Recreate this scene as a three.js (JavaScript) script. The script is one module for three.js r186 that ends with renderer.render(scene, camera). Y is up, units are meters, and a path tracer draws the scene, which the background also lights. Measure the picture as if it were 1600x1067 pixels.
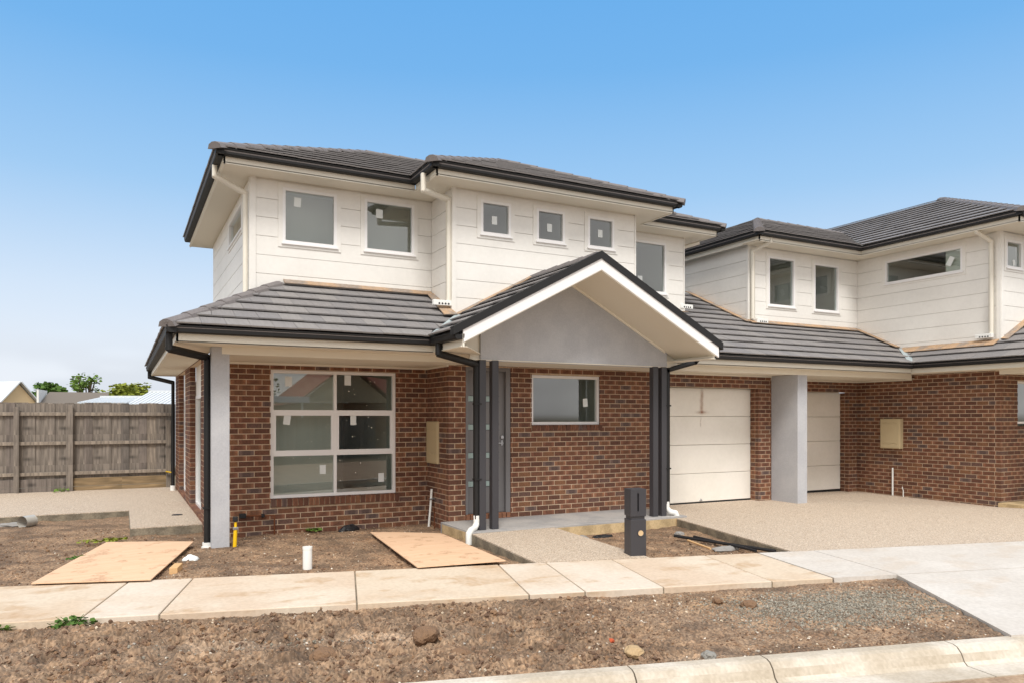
import * as THREE from 'three';
import { mergeGeometries } from 'three/addons/utils/BufferGeometryUtils.js';
import { RoundedBoxGeometry } from 'three/addons/geometries/RoundedBoxGeometry.js';

// ------------------------------------------------------------------ camera, sky, sun, exposure
const scene = new THREE.Scene();
const F = 1163.26, YH = 651.15, TH = 0.483, EYE = 1.8;          // focal length (px of the 1600 px photo), horizon row, heading, eye height
const camera = new THREE.PerspectiveCamera(2 * Math.atan(533.5 / F) * 180 / Math.PI, 1600 / 1067, 0.1, 900);
camera.position.set(0, EYE, 0);
camera.rotation.y = -TH;
camera.setViewOffset(1600, 1067, 0, -(YH - 533.5), 1600, 1067);
scene.add(camera);

const renderer = new THREE.WebGLRenderer({ antialias: true });
renderer.toneMapping = THREE.LinearToneMapping;
renderer.toneMappingExposure = 1.98;
renderer.shadowMap.enabled = true;

const sun = new THREE.DirectionalLight(new THREE.Color(1, 0.965, 0.92), 1.5);
sun.position.set(-9, 42, 18); sun.target.position.set(5, 0, -11);
sun.castShadow = true; sun.shadow.radius = 34;
sun.shadow.mapSize.set(2048, 2048);
Object.assign(sun.shadow.camera, { left: -30, right: 30, top: 30, bottom: -30, near: 1, far: 120 });
scene.add(sun, sun.target);

// ------------------------------------------------------------------ noise
let seed = 7;
const rnd = () => { seed = (seed * 1664525 + 1013904223) >>> 0; return seed / 4294967296; };
const rr = (a, b) => a + (b - a) * rnd();
function hash3(x, y, z) { let h = (x * 374761393 + y * 668265263 + z * 2147483647) | 0; h = Math.imul(h ^ (h >>> 13), 1274126177); h = Math.imul(h ^ (h >>> 16), 2246822519); return ((h ^ (h >>> 15)) >>> 0) / 4294967296; }
const sm = t => t * t * (3 - 2 * t);
const clamp = (x, a = 0, b = 1) => Math.min(b, Math.max(a, x));
const step = (a, b, x) => sm(clamp((x - a) / (b - a)));
const lerp = (a, b, t) => a + (b - a) * t;
function vn(x, y, z = 0, per = 0) {                               // value noise, optionally periodic in x and y
  const xi = Math.floor(x), yi = Math.floor(y), zi = Math.floor(z), fx = sm(x - xi), fy = sm(y - yi), fz = sm(z - zi);
  const w = i => per ? ((i % per) + per) % per : i;
  const g = (a, b, c) => hash3(w(xi + a), w(yi + b), zi + c);
  const l = (c) => lerp(lerp(g(0, 0, c), g(1, 0, c), fx), lerp(g(0, 1, c), g(1, 1, c), fx), fy);
  return lerp(l(0), l(1), fz);
}
function fbm(x, y, o = 4, z = 0, per = 0) { let s = 0, a = .5, n = 0; for (let i = 0; i < o; i++) { s += a * vn(x, y, z + i * 17, per); n += a; a *= .5; x *= 2; y *= 2; per *= 2; } return s / n; }

// sky: blue and clear in the direction of the view with a low bank of cloud, broken pale cloud overhead and behind (the windows mirror it)
{
  const W = 1024, H = 512, d = new Float32Array(W * H * 4);
  const lin = (r, g, b) => [r, g, b].map(c => Math.pow(c / 255, 2.2) / 1.98);
  const stops = [[0, lin(240, 244, 250)], [.06, lin(234, 241, 250)], [.15, lin(212, 230, 250)], [.28, lin(160, 203, 244)], [.42, lin(118, 180, 238)], [.6, lin(92, 166, 234)], [1, lin(70, 140, 220)]];
  const fx = Math.sin(TH), fz = -Math.cos(TH);
  for (let j = 0; j < H; j++) for (let i = 0; i < W; i++) {
    const v = ((j + .5) / H - .5) * Math.PI, a = ((i + .5) / W - .5) * 2 * Math.PI;
    const y = Math.sin(v), x = Math.cos(v) * Math.cos(a), z = Math.cos(v) * Math.sin(a);
    const e = Math.max(0, y); let c = stops[0][1];
    for (let k = 1; k < stops.length; k++) if (e <= stops[k][0]) { const t = (e - stops[k - 1][0]) / (stops[k][0] - stops[k - 1][0]); c = stops[k - 1][1].map((q, n) => lerp(q, stops[k][1][n], t)); break; }
    const front = x * fx + z * fz;
    const n1 = fbm(x / (y + .22) * 1.6 + 9, z / (y + .22) * 1.6 + 4, 5), n2 = fbm(x / (y + .22) * 4 + 30, z / (y + .22) * 4, 4, 5);
    let cov = step(.3, .62, n1 + .3 * (n2 - .5) + lerp(.34, -.5, step(-.1, .75, front)) + .25 * step(.75, 1, y));
    const tone = lerp(.5, .82, n2); const cl = [.95 * tone, .94 * tone, .93 * tone];
    // low bank of cloud near the horizon
    const low = step(.12, .03, e) * step(.42, .62, fbm(a * 7 + 3, e * 60, 4, 9)) * .75;
    const lowc = lin(216, 223, 233);
    c = c.map((q, n) => lerp(q, lowc[n], low));
    c = c.map((q, n) => lerp(q, cl[n], cov));
    if (y < 0) c = [.2, .18, .15];
    const k = (j * W + i) * 4; d[k] = c[0]; d[k + 1] = c[1]; d[k + 2] = c[2]; d[k + 3] = 1;
  }
  const t = new THREE.DataTexture(d, W, H, THREE.RGBAFormat, THREE.FloatType);
  t.mapping = THREE.EquirectangularReflectionMapping; t.colorSpace = THREE.LinearSRGBColorSpace;
  t.magFilter = t.minFilter = THREE.LinearFilter; t.wrapS = THREE.RepeatWrapping; t.needsUpdate = true;
  scene.background = t; scene.environment = t;
}

// ------------------------------------------------------------------ textures and materials
function tex(w, h, fn, srgb = true) {
  const d = new Uint8Array(w * h * 4);
  for (let j = 0; j < h; j++) for (let i = 0; i < w; i++) { const c = fn(i / w, j / h, i, j), k = (j * w + i) * 4; for (let n = 0; n < 3; n++) d[k + n] = clamp(Array.isArray(c) ? c[n] : c, 0, 255); d[k + 3] = 255; }
  const t = new THREE.DataTexture(d, w, h); t.magFilter = THREE.LinearFilter; t.minFilter = THREE.LinearMipmapLinearFilter; t.generateMipmaps = true;
  t.wrapS = t.wrapT = THREE.RepeatWrapping; if (srgb) t.colorSpace = THREE.SRGBColorSpace; t.needsUpdate = true; return t;
}
const rep = (t, r) => { t.repeat.set(r, r); return t; };
const mix3 = (a, b, t) => a.map((q, i) => lerp(q, b[i], t));
const std = o => new THREE.MeshStandardMaterial(o);
const hexm = (c, rough = .7, o = {}) => std({ color: c, roughness: rough, ...o });

// a mottled surface: two tones, coarse and fine noise; `per` periods over the tile of `size` metres
function mottled(a, b, size, coarse = 6, fine = 60, fineAmt = 18, n = 256, z = 0) {
  return rep(tex(n, n, (u, v, i, j) => { const t = step(.3, .7, fbm(u * coarse, v * coarse, 4, z, coarse)); const f = (vn(u * fine, v * fine, z + 3, fine) - .5) * fineAmt + (hash3(i, j, z + 1) - .5) * fineAmt * .6; return mix3(a, b, t).map(q => q + f); }), 1 / size);
}
const M = {};
M.cream = std({ color: 0xffffff, roughness: .55, map: mottled([226, 223, 217], [231, 228, 222], 3, 4, 60, 4) });
M.trim = std({ color: 0xe3ddcf, roughness: .45 });
M.soffit = std({ color: 0xded7c7, roughness: .7 });
M.white = std({ color: 0xe9e7e6, roughness: .35 });
M.garage = std({ color: 0xffffff, roughness: .4, map: mottled([228, 223, 213], [233, 228, 219], 2, 3, 40, 4) });
M.black = std({ color: 0x0e0d0e, roughness: .6 });
M.char = std({ color: 0x3a393d, roughness: .5 });
M.door = std({ color: 0x737172, roughness: .45 });
M.render = std({ color: 0xffffff, roughness: .85, map: mottled([173, 174, 178], [179, 180, 183], 1.2, 5, 90, 9), bumpMap: rep(tex(128, 128, (u, v) => 255 * fbm(u * 40, v * 40, 3, 2, 40), false), 2), bumpScale: .002 });
M.pvc = std({ color: 0xe6e6e2, roughness: .3 });
M.rubber = std({ color: 0x17171a, roughness: .6 });
M.metal = std({ color: 0xb9bcc0, roughness: .3, metalness: .9 });
M.copper = std({ color: 0x7a4a30, roughness: .5, metalness: .6 });
M.yellow = std({ color: 0xe8bb10, roughness: .4 });
M.meter = std({ color: 0xc2b08c, roughness: .6 });
M.paper = std({ color: 0xdfe3e2, roughness: .8 });
M.speck = std({ color: 0xdad6cc, roughness: .9 });
M.flash = std({ color: 0xffffff, roughness: .9, map: mottled([176, 146, 116], [140, 128, 118], .9, 5, 40, 22, 256, 8) });
M.valley = std({ color: 0xaebcc0, roughness: .4, metalness: .3 });
M.room = std({ color: 0xd2cfc6, roughness: .95, side: THREE.DoubleSide });
M.floorIn = std({ color: 0x7d766a, roughness: .8 });
M.mortar = std({ color: 0xffffff, roughness: .95, map: mottled([200, 178, 152], [186, 164, 139], .6, 8, 64, 14) });
M.conc = std({ color: 0xffffff, roughness: .85, map: mottled([168, 164, 160], [150, 148, 147], 2, 5, 80, 12, 512) });
M.slabSide = std({ color: 0xffffff, roughness: .95, map: mottled([112, 104, 90], [140, 130, 112], .8, 6, 60, 24) });
M.slabEdge = std({ color: 0xffffff, roughness: .95, map: mottled([196, 172, 132], [170, 148, 112], .8, 6, 60, 18) });
M.glass = new THREE.MeshPhysicalMaterial({ color: 0xe8f2f0, roughness: 0, transmission: 1, thickness: 0, ior: 2.2, specularIntensity: 1, specularColor: new THREE.Color(.6, .86, 1) });
M.frost = new THREE.MeshPhysicalMaterial({ color: 0x9fb3b0, roughness: .25, ior: 1.5 });
M.fabric = std({ color: 0x8d8a86, roughness: .95 });
M.tan = std({ color: 0xc9ad86, roughness: .8 });
// rust run on the garage door: pigment with a streaked outline
{ const al = tex(128, 192, (u, v) => { const x = u - .5 + .05 * (fbm(v * 6, 2, 3) - .5), s = Math.exp(-x * x / .0035) * step(.12, .3, v) * (.55 + .5 * fbm(u * 14, v * 5, 3)), k = Math.exp(-((v - .4) ** 2) / .0012 - x * x / .04) * .8, q = Math.exp(-((x + .03) ** 2) / .0006) * step(.36, .2, v) * step(.02, .1, v) * .4; return 255 * clamp((s * step(.98, .7, v * .9) * step(.3, .5, v) + k + q) * .6 * (.6 + .6 * fbm(u * 30, v * 30, 3, 4))); }, false); al.wrapS = al.wrapT = THREE.ClampToEdgeWrapping; M.stain = std({ color: 0xa06a4a, roughness: .8, alphaMap: al, transparent: true, depthWrite: false }); }
// exposed aggregate: pebbles of several tones
{
  const n = 512, cells = 170, col = tex(n, n, (u, v, i, j) => {
    const x = u * cells, y = v * cells, xi = Math.floor(x), yi = Math.floor(y); let best = 9, id = 0;
    for (let a = -1; a < 2; a++) for (let b = -1; b < 2; b++) { const cx = ((xi + a) % cells + cells) % cells, cy = ((yi + b) % cells + cells) % cells; const dx = xi + a + hash3(cx, cy, 1) - x, dy = yi + b + hash3(cx, cy, 2) - y, q = dx * dx + dy * dy; if (q < best) { best = q; id = hash3(cx, cy, 5); } }
    const pal = [[206, 190, 170], [190, 170, 149], [170, 152, 134], [219, 206, 188], [159, 143, 127], [197, 176, 152]];
    const c = pal[Math.floor(id * 6)]; const e = best > .3 ? .86 : 1; return c.map(q => q * e + (hash3(i, j, 3) - .5) * 10);
  });
  M.agg = std({ color: 0xffffff, roughness: .8, map: rep(col, 1 / 1.6) });
}
function pathMat(a, b, z, stain = .5) { return std({ color: 0xffffff, roughness: .9, map: rep(tex(512, 512, (u, v, i, j) => { let c = mix3(a, b, step(.3, .7, fbm(u * 3, v * 3, 4, z, 3))); c = mix3(c, [172, 140, 106], stain * step(.56, .72, fbm(u * 5, v * 9, 5, z + 40, 5)) * (.4 + .8 * vn(u * 60, v * 20, z, 20))); const f = (vn(u * 90, v * 90, z + 3, 90) - .5) * 12 + (hash3(i, j, z + 1) - .5) * 8; return c.map(q => q + f); }), 1 / 2.4) }); }
M.pathTan = [pathMat([200, 183, 163], [207, 194, 178], 1), pathMat([203, 187, 166], [195, 173, 148], 2), pathMat([207, 193, 174], [199, 179, 157], 3)];
M.pathGrey = pathMat([194, 187, 178], [202, 196, 188], 4, .15);
M.kerb = std({ color: 0xffffff, roughness: .9, map: mottled([200, 191, 177], [178, 166, 148], 1.4, 4, 80, 16, 512, 5) });
M.road = std({ color: 0xffffff, roughness: .95, map: mottled([168, 142, 116], [142, 118, 96], 1.6, 5, 90, 26, 512, 6) });
// soil: brown loam with lighter crumbs
const soilTex = rep(tex(1024, 1024, (u, v, i, j) => {
  const a = fbm(u * 9, v * 9, 5, 1, 9), b = fbm(u * 40, v * 40, 3, 4, 40), c = vn(u * 170, v * 170, 7, 170), e = hash3(i, j, 9);
  let q = mix3([104, 86, 70], [142, 119, 97], step(.25, .75, a)); q = mix3(q, [126, 99, 76], step(.5, .8, b) * .5);
  const k = .74 + .5 * c; q = q.map(x => x * k); if (e > .992) q = [196, 184, 164]; if (e < .01) q = [58, 46, 36];
  return q;
}), 1 / 2.5);
const soilBump = rep(tex(512, 512, (u, v) => 255 * (.5 * fbm(u * 60, v * 60, 4, 3, 60) + .5 * vn(u * 150, v * 150, 2, 150)), false), 1 / 1.5);
M.soil = std({ color: 0xffffff, roughness: 1, map: soilTex, bumpMap: soilBump, bumpScale: .012, vertexColors: true });
M.ground = std({ color: 0x6f6450, roughness: 1 });
// roof tiles
M.tile = [0, 1, 2].map(k => std({ color: [0x8b8888, 0x868485, 0x918e8d][k], roughness: .75, map: rep(tex(128, 128, (u, v, i, j) => { const s = (fbm(u * 40, v * 3, 3, k, 40) - .5) * 26 + (hash3(i, j, k) - .5) * 16; return [232 + s, 230 + s, 228 + s]; }), 1.5) }));
M.cap = std({ color: 0x7f7a7a, roughness: .75, map: M.tile[1].map });
// weathered fence timber
M.wood = [[122, 113, 104], [112, 103, 96], [134, 123, 111], [102, 95, 89]].map((c, k) => std({ color: 0xffffff, roughness: .95, map: rep(tex(128, 256, (u, v, i, j) => { const g = fbm(u * 22, v * 2.5, 4, 11 + k, 22), kn = Math.exp(-60 * ((u - .3 - .1 * k) ** 2 + ((v - .2 - .17 * k) * 2.2) ** 2)); const s = .72 + .56 * g - .35 * kn + (hash3(i, j, k) - .5) * .08; return c.map(q => q * s); }), 1 / .7) }));
M.sleeper = std({ color: 0xffffff, roughness: .95, map: rep(tex(256, 128, (u, v, i, j) => { const g = fbm(u * 3, v * 26, 4, 21, 26); return [132, 112, 84].map(q => q * (.7 + .6 * g)); }), 1) });
M.ply = std({ color: 0xffffff, roughness: .8, map: rep(tex(512, 512, (u, v, i, j) => { const g = fbm(u * 3, v * 40, 4, 31, 40), st = step(.6, .72, fbm(u * 8, v * 8, 5, 33, 8)); let c = mix3([210, 172, 138], [224, 190, 158], g); c = mix3(c, [146, 108, 78], st * .55 * vn(u * 90, v * 90, 3, 90)); return c.map(q => q + (hash3(i, j, 2) - .5) * 10); }), 1 / 1.6) });
M.plyEdge = std({ color: 0x8f6b48, roughness: .9 });
M.pine = std({ color: 0xcfa878, roughness: .8 });
M.leafA = std({ color: 0x4c6a26, roughness: .8, side: THREE.DoubleSide });
M.leafB = std({ color: 0x7c8428, roughness: .8, side: THREE.DoubleSide });
M.leafC = std({ color: 0x5f7a2c, roughness: .8, side: THREE.DoubleSide });
M.bark = std({ color: 0x5a4a3c, roughness: .95 });
M.zinc = std({ color: 0xc9cdd0, roughness: .6 });
M.brickAcross = std({ color: 0x9a6b4c, roughness: .9 });
M.redRoof = std({ color: 0x8c3a2a, roughness: .85 });

// brick faces: sixteen fired tones on one sheet
const NB = 16;
{
  const base = [[98, 63, 47], [108, 70, 51], [102, 65, 48], [117, 79, 57], [92, 60, 46], [110, 72, 52], [104, 66, 49], [98, 72, 62], [112, 74, 53], [94, 61, 47], [107, 70, 52], [122, 84, 59], [101, 65, 48], [88, 70, 64], [105, 67, 49], [110, 75, 55]];
  const W = 512, H = 192;
  M.brick = std({ color: 0xffffff, roughness: .85, map: tex(W, H, (u, v, i, j) => {
    const c = Math.floor(u * 4), r = Math.floor(v * 4), k = r * 4 + c, fu = u * 4 - c, fv = v * 4 - r;
    const flash = hash3(k, 3, 1) > .45 ? step(.16, .34, fu) * step(.9, .68, fu) : 1;   // kiln flashing: paler ends
    let q = mix3(base[k].map(x => x * 1.16 + 6), base[k], flash);
    const s = .8 + .4 * fbm(fu * 14, fv * 6, 3, k) + (hash3(i, j, 4) - .5) * .16; return q.map(x => x * s);
  }) });
  M.brick.map.wrapS = M.brick.map.wrapT = THREE.ClampToEdgeWrapping;
}

// ------------------------------------------------------------------ helpers
const V = (x, y, z) => new THREE.Vector3(x, y, z);
const frame = (x, y, z, ang = 0) => new THREE.Matrix4().makeRotationY(ang).setPosition(x, y, z);
const LEFT = -Math.PI / 2;                                           // a wall that faces -x: u runs toward +z
const I4 = new THREE.Matrix4();
function ni(g) { return g.index ? g.toNonIndexed() : g; }
function box(a, b, c, d, e, f, m = I4) {                             // u0,u1, v0,v1, w0,w1 in the frame m
  const g = new THREE.BoxGeometry(Math.abs(b - a), Math.abs(d - c), Math.abs(f - e)); g.translate((a + b) / 2, (c + d) / 2, (e + f) / 2); g.applyMatrix4(m); return ni(g);
}
function rbox(a, b, c, d, e, f, r = .006, m = I4) { const g = new RoundedBoxGeometry(Math.abs(b - a), Math.abs(d - c), Math.abs(f - e), 1, r); g.translate((a + b) / 2, (c + d) / 2, (e + f) / 2); g.applyMatrix4(m); return ni(g); }
function tube(pts, r, sides = 4, rot = Math.PI / 4) {                // square or round pipe through points with mitred bends
  const gs = [];
  for (let i = 0; i + 1 < pts.length; i++) {
    const a = V(...pts[i]), b = V(...pts[i + 1]), d = b.clone().sub(a), L = d.length();
    const g = new THREE.CylinderGeometry(r, r, L + (sides > 4 ? 0 : r * .7), sides); g.rotateY(rot);
    const q = new THREE.Quaternion().setFromUnitVectors(V(0, 1, 0), d.clone().normalize());
    const m = new THREE.Matrix4().compose(a.clone().add(b).multiplyScalar(.5), q, V(1, 1, 1)); g.applyMatrix4(m); gs.push(ni(g));
    if (sides > 4 && i) { const s = new THREE.SphereGeometry(r, 10, 8); s.translate(a.x, a.y, a.z); gs.push(ni(s)); }
  }
  return mergeGeometries(gs);
}
function extr(pts, depth, m = I4, holes = []) {                      // polygon in (u,v), extruded from w=0 to w=depth
  const s = new THREE.Shape(pts.map(p => new THREE.Vector2(...p)));
  for (const h of holes) s.holes.push(new THREE.Path(h.map(p => new THREE.Vector2(...p))));
  const g = new THREE.ExtrudeGeometry(s, { depth, bevelEnabled: false }); g.applyMatrix4(m); return ni(g);
}
function prism(P, t) {                                              // quad P (4 points, ccw seen from outside) thickened inward by t
  const a = P.map(p => V(...p)), n = a[1].clone().sub(a[0]).cross(a[3].clone().sub(a[0])); if (n.lengthSq() < 1e-12) n.copy(a[2].clone().sub(a[1]).cross(a[3].clone().sub(a[1]))); n.normalize().multiplyScalar(-t);
  const b = a.map(p => p.clone().add(n)), q = [];
  const quad = (p, r, s, u) => q.push(p, r, s, p, s, u);
  quad(a[0], a[1], a[2], a[3]); quad(b[3], b[2], b[1], b[0]);
  for (let i = 0; i < 4; i++) { const j = (i + 1) % 4; quad(b[i], b[j], a[j], a[i]); }
  const g = new THREE.BufferGeometry().setFromPoints(q); g.computeVertexNormals(); g.setAttribute('uv', new THREE.BufferAttribute(new Float32Array(q.length * 2), 2)); return g;
}
function metric(g) {                                                 // uv in metres from position and dominant normal
  const p = g.attributes.position, n = g.attributes.normal, uv = new Float32Array(p.count * 2);
  for (let i = 0; i < p.count; i++) { const ax = Math.abs(n.getX(i)), ay = Math.abs(n.getY(i)), az = Math.abs(n.getZ(i)); const x = p.getX(i), y = p.getY(i), z = p.getZ(i); let a, b; if (ay >= ax && ay >= az) { a = x; b = z; } else if (ax >= az) { a = z; b = y; } else { a = x; b = y; } uv[2 * i] = a; uv[2 * i + 1] = b; }
  g.setAttribute('uv', new THREE.BufferAttribute(uv, 2)); return g;
}
const used = {};
const numbered = n => { used[n] = (used[n] ?? -1) + 1; return used[n] ? `${n}_${String(used[n]).padStart(3, '0')}` : n; };
const baseOf = new Map();
function thing(name, label, category, base = [0, 0, 0], group) {
  const g = new THREE.Group(); g.name = numbered(name); g.position.set(...base); g.userData = { label, category }; if (group) g.userData.group = group; scene.add(g); baseOf.set(g, V(...base)); return g;
}
function structure(name, label) { const g = new THREE.Group(); g.name = name; g.userData = { kind: 'structure', label }; scene.add(g); baseOf.set(g, V(0, 0, 0)); return g; }
function part(parent, name, geo, mat, keepUV = false) {              // geometry in world metres
  let g = Array.isArray(geo) ? (geo.length > 1 ? mergeGeometries(geo) : geo[0]) : geo;
  if (!keepUV) metric(g);
  const b = baseOf.get(parent) ?? V(0, 0, 0); g.translate(-b.x, -b.y, -b.z);
  const m = new THREE.Mesh(g, mat); m.name = name; m.castShadow = m.receiveShadow = true; parent.add(m); baseOf.set(m, b); return m;
}
function solo(name, label, category, geo, mat, base, group) {        // a thing that is one mesh, geometry in world metres
  let g = Array.isArray(geo) ? (geo.length > 1 ? mergeGeometries(geo) : geo[0]) : geo; metric(g); g.translate(-base[0], -base[1], -base[2]);
  const m = new THREE.Mesh(g, mat); m.name = numbered(name); m.position.set(...base); m.userData = { label, category }; if (group) m.userData.group = group; m.castShadow = m.receiveShadow = true; scene.add(m); return m;
}
// photo pixel -> point on the level y (for things that stand on the ground)
function gp(u, v, y = 0) { const s = Math.sin(TH), c = Math.cos(TH), k = (u - 800) / F, t = (y - EYE) / ((YH - v) / F); return V((s + c * k) * t, y, (-c + s * k) * t); }
const PHI = 15 * Math.PI / 180, CP = Math.cos(PHI), SP = Math.sin(PHI);
const st = (s, D, y = 0) => V(s * CP + D * SP, y, s * SP - D * CP);  // street frame: s along the kerb, D from the camera toward the house
const STREET = -PHI;

// ------------------------------------------------------------------ bricks
const brickGeo = [];
for (let k = 0; k < NB; k++) { const g = new THREE.BoxGeometry(1, 1, 1), c = k % 4, r = Math.floor(k / 4), uv = g.attributes.uv; for (let i = 0; i < uv.count; i++) uv.setXY(i, (c + .03 + .94 * uv.getX(i)) / 4, (r + .05 + .9 * uv.getY(i)) / 4); brickGeo.push(g); }
const LB = .24, HB = .086, JT = .013;
// a brick wall in the frame m, u 0..L, v from v0 up to v1, openings [u0,u1,v0,v1]; ends: 'out' toothed at an outside corner (parity 0/1), else plain
function brickWall(house, name, m, L, v0, v1, openings, list, { startOut = -1, endOut = -1, back = .1, off = 0, base = -.02, in0 = 0, in1 = 0 } = {}) {
  const B0 = startOut >= 0 ? .012 : -in0, B1 = L - (endOut >= 0 ? .012 : -in1);
  const pts = [[B0, v0], [B1, v0], [B1, v1], [B0, v1]];
  const holes = openings.filter(o => o[2] > v0 + .001).map(o => [[o[0] - .008, o[2] - .004], [o[0] - .008, o[3] + .004], [o[1] + .008, o[3] + .004], [o[1] + .008, o[2] - .004]]);
  let outline = pts; const doors = openings.filter(o => o[2] <= v0 + .001).sort((a, b) => a[0] - b[0]);
  if (doors.length) { outline = [[B0, v0]]; for (const o of doors) outline.push([o[0] - .008, v0], [o[0] - .008, o[3] + .004], [o[1] + .008, o[3] + .004], [o[1] + .008, v0]); outline.push([B1, v0], [B1, v1], [B0, v1]); outline = outline.filter((p, i, a) => { const q = a[(i + 1) % a.length]; return Math.hypot(p[0] - q[0], p[1] - q[1]) > 1e-6; }); }
  const mm = m.clone().multiply(new THREE.Matrix4().makeTranslation(0, 0, -back - .004));
  const wall = part(house, name, extr(outline, back, mm, holes), M.mortar);
  const n0 = Math.round((v0 - base) / HB);
  for (let c = n0; base + c * HB < v1 - .012; c++) {
    const y0 = Math.max(v0, base + c * HB + JT), y1 = Math.min(v1 - .002, base + (c + 1) * HB); if (y1 - y0 < .015) continue;
    const par = ((c % 2) + 2) % 2; let spans = [[startOut >= 0 && par !== startOut ? .112 : 0, L - (endOut >= 0 && par !== endOut ? .112 : 0)]];
    for (const o of openings) { const ym = (y0 + y1) / 2; if (ym > o[2] && ym < o[3]) spans = spans.flatMap(([a, b]) => (o[1] <= a || o[0] >= b) ? [[a, b]] : [[a, Math.max(a, o[0])], [Math.min(b, o[1]), b]]).filter(([a, b]) => b - a > .02); }
    for (const [a, b] of spans) for (let k = Math.floor((a - off) / LB) - 1; ; k++) {
      const s = off + k * LB + par * LB / 2; if (s > b) break; const u0 = Math.max(a, s), u1 = Math.min(b, s + LB - JT); if (u1 - u0 < .012) continue;
      const w = rr(-.0015, .0015), p = V((u0 + u1) / 2, (y0 + y1) / 2, -.05 + w).applyMatrix4(m);
      const nw = V(0, 0, 1).transformDirection(m), to = camera.position.clone().sub(p), t = to.length(), cosv = Math.max(0, nw.dot(to) / t);
      list.push({ wall, m, u0, u1, y0, y1, w, k: Math.floor(rnd() * NB), score: (u1 - u0) * cosv / (t * t) });
    }
  }
  return wall;
}
function layBricks(list, max = 292) {                                // the largest in view as bricks of their own, the rest joined wall by wall
  list.sort((a, b) => b.score - a.score); const rest = new Map();
  list.forEach((b, i) => {
    const g0 = V((b.u0 + b.u1) / 2, (b.y0 + b.y1) / 2, -.05 + b.w), sc = V(b.u1 - b.u0, b.y1 - b.y0, .1), q = new THREE.Quaternion().setFromRotationMatrix(b.m);
    const bs = baseOf.get(b.wall), p = g0.applyMatrix4(b.m).sub(bs);
    if (i < max && b.score > 0) { const me = new THREE.Mesh(brickGeo[b.k], M.brick); me.name = 'brick'; me.position.copy(p); me.quaternion.copy(q); me.scale.copy(sc); me.castShadow = me.receiveShadow = true; b.wall.add(me); }
    else { const g = brickGeo[b.k].clone().applyMatrix4(new THREE.Matrix4().compose(p, q, sc)); if (!rest.has(b.wall)) rest.set(b.wall, []); rest.get(b.wall).push(ni(g)); }
  });
  for (const [wall, gs] of rest) { const me = new THREE.Mesh(mergeGeometries(gs), M.brick); me.name = 'brickwork'; me.userData.kind = 'stuff'; me.castShadow = me.receiveShadow = true; wall.add(me); }
}
function rowlock(house, m, u0, u1, vTop, h = .11) {                  // sloping sill of bricks on edge
  const w = part(house, 'brick_sill', box(u0 + .004, u1 - .004, vTop - h + .006, vTop - .012, -.1, .018, m), M.mortar), n = Math.round((u1 - u0) / .086), d = (u1 - u0) / n, b = baseOf.get(w);
  for (let i = 0; i < n; i++) { const p = V(u0 + (i + .5) * d, vTop - h / 2, -.03), mm = m.clone().multiply(new THREE.Matrix4().makeTranslation(p.x, p.y, p.z)).multiply(new THREE.Matrix4().makeRotationX(.1)); const me = new THREE.Mesh(brickGeo[Math.floor(rnd() * NB)], M.brick); const pos = new THREE.Vector3(), q = new THREE.Quaternion(), s = V(); mm.decompose(pos, q, s); me.position.copy(pos.sub(b)); me.quaternion.copy(q); me.scale.set(d - JT, h, .13); me.name = 'brick'; me.castShadow = me.receiveShadow = true; w.add(me); }
}

// ------------------------------------------------------------------ weatherboards
const boardTop = 5.572;
function boardWall(house, m, L, v0, v1, openings, { cap0 = 0, cap1 = 0, joints = [] } = {}) {
  const holes = openings.map(o => [[o[0], o[2]], [o[0], o[3]], [o[1], o[3]], [o[1], o[2]]]);
  const wall = part(house, 'clad_wall', extr([[cap0 ? .03 : -.1, v0], [L - (cap1 ? .03 : -.1), v0], [L - (cap1 ? .03 : -.1), v1], [cap0 ? .03 : -.1, v1]], .12, m.clone().multiply(new THREE.Matrix4().makeTranslation(0, 0, -.135)), holes), M.cream);
  for (let c = 0; ; c++) {
    const y1 = Math.min(v1, boardTop - c * .3), y0 = Math.max(v0, boardTop - (c + 1) * .3 + .007); if (y1 <= v0 + .03) break; if (y0 >= y1) continue;
    let spans = [[cap0, L - cap1]];
    const cuts = new Set([y0, y1]); for (const o of openings) for (const q of [o[2] - .07, o[3] + .07]) if (q > y0 + .01 && q < y1 - .01) cuts.add(q);
    const ys = [...cuts].sort((a, b) => a - b);
    // one board per course; where an opening cuts part of its height the board is notched (two strips of one mesh)
    const pieces = [];
    for (let i = 0; i + 1 < ys.length; i++) { const ym = (ys[i] + ys[i + 1]) / 2; let sp = spans; for (const o of openings) if (ym > o[2] - .07 && ym < o[3] + .07) sp = sp.flatMap(([a, b]) => (o[1] + .07 <= a || o[0] - .07 >= b) ? [[a, b]] : [[a, o[0] - .07], [o[1] + .07, b]]).filter(([a, b]) => b - a > .02); for (const s of sp) pieces.push([s[0], s[1], ys[i], ys[i + 1]]); }
    if (ys.length === 2) for (const p of pieces) part(wall, 'weatherboard', rbox(p[0], p[1], p[2], p[3], -.015, 0, .004, m), M.cream);
    else part(wall, 'weatherboard', pieces.map(p => box(p[0], p[1], p[2], p[3], -.015, 0, m)), M.cream);
  }
  for (const [a, b] of [[0, cap0], [L - cap1, L]]) if (b - a > .01) part(wall, 'corner_stop', rbox(a, b, v0, v1, -.015, .012, .004, m), M.cream);
  return wall;
}

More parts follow.
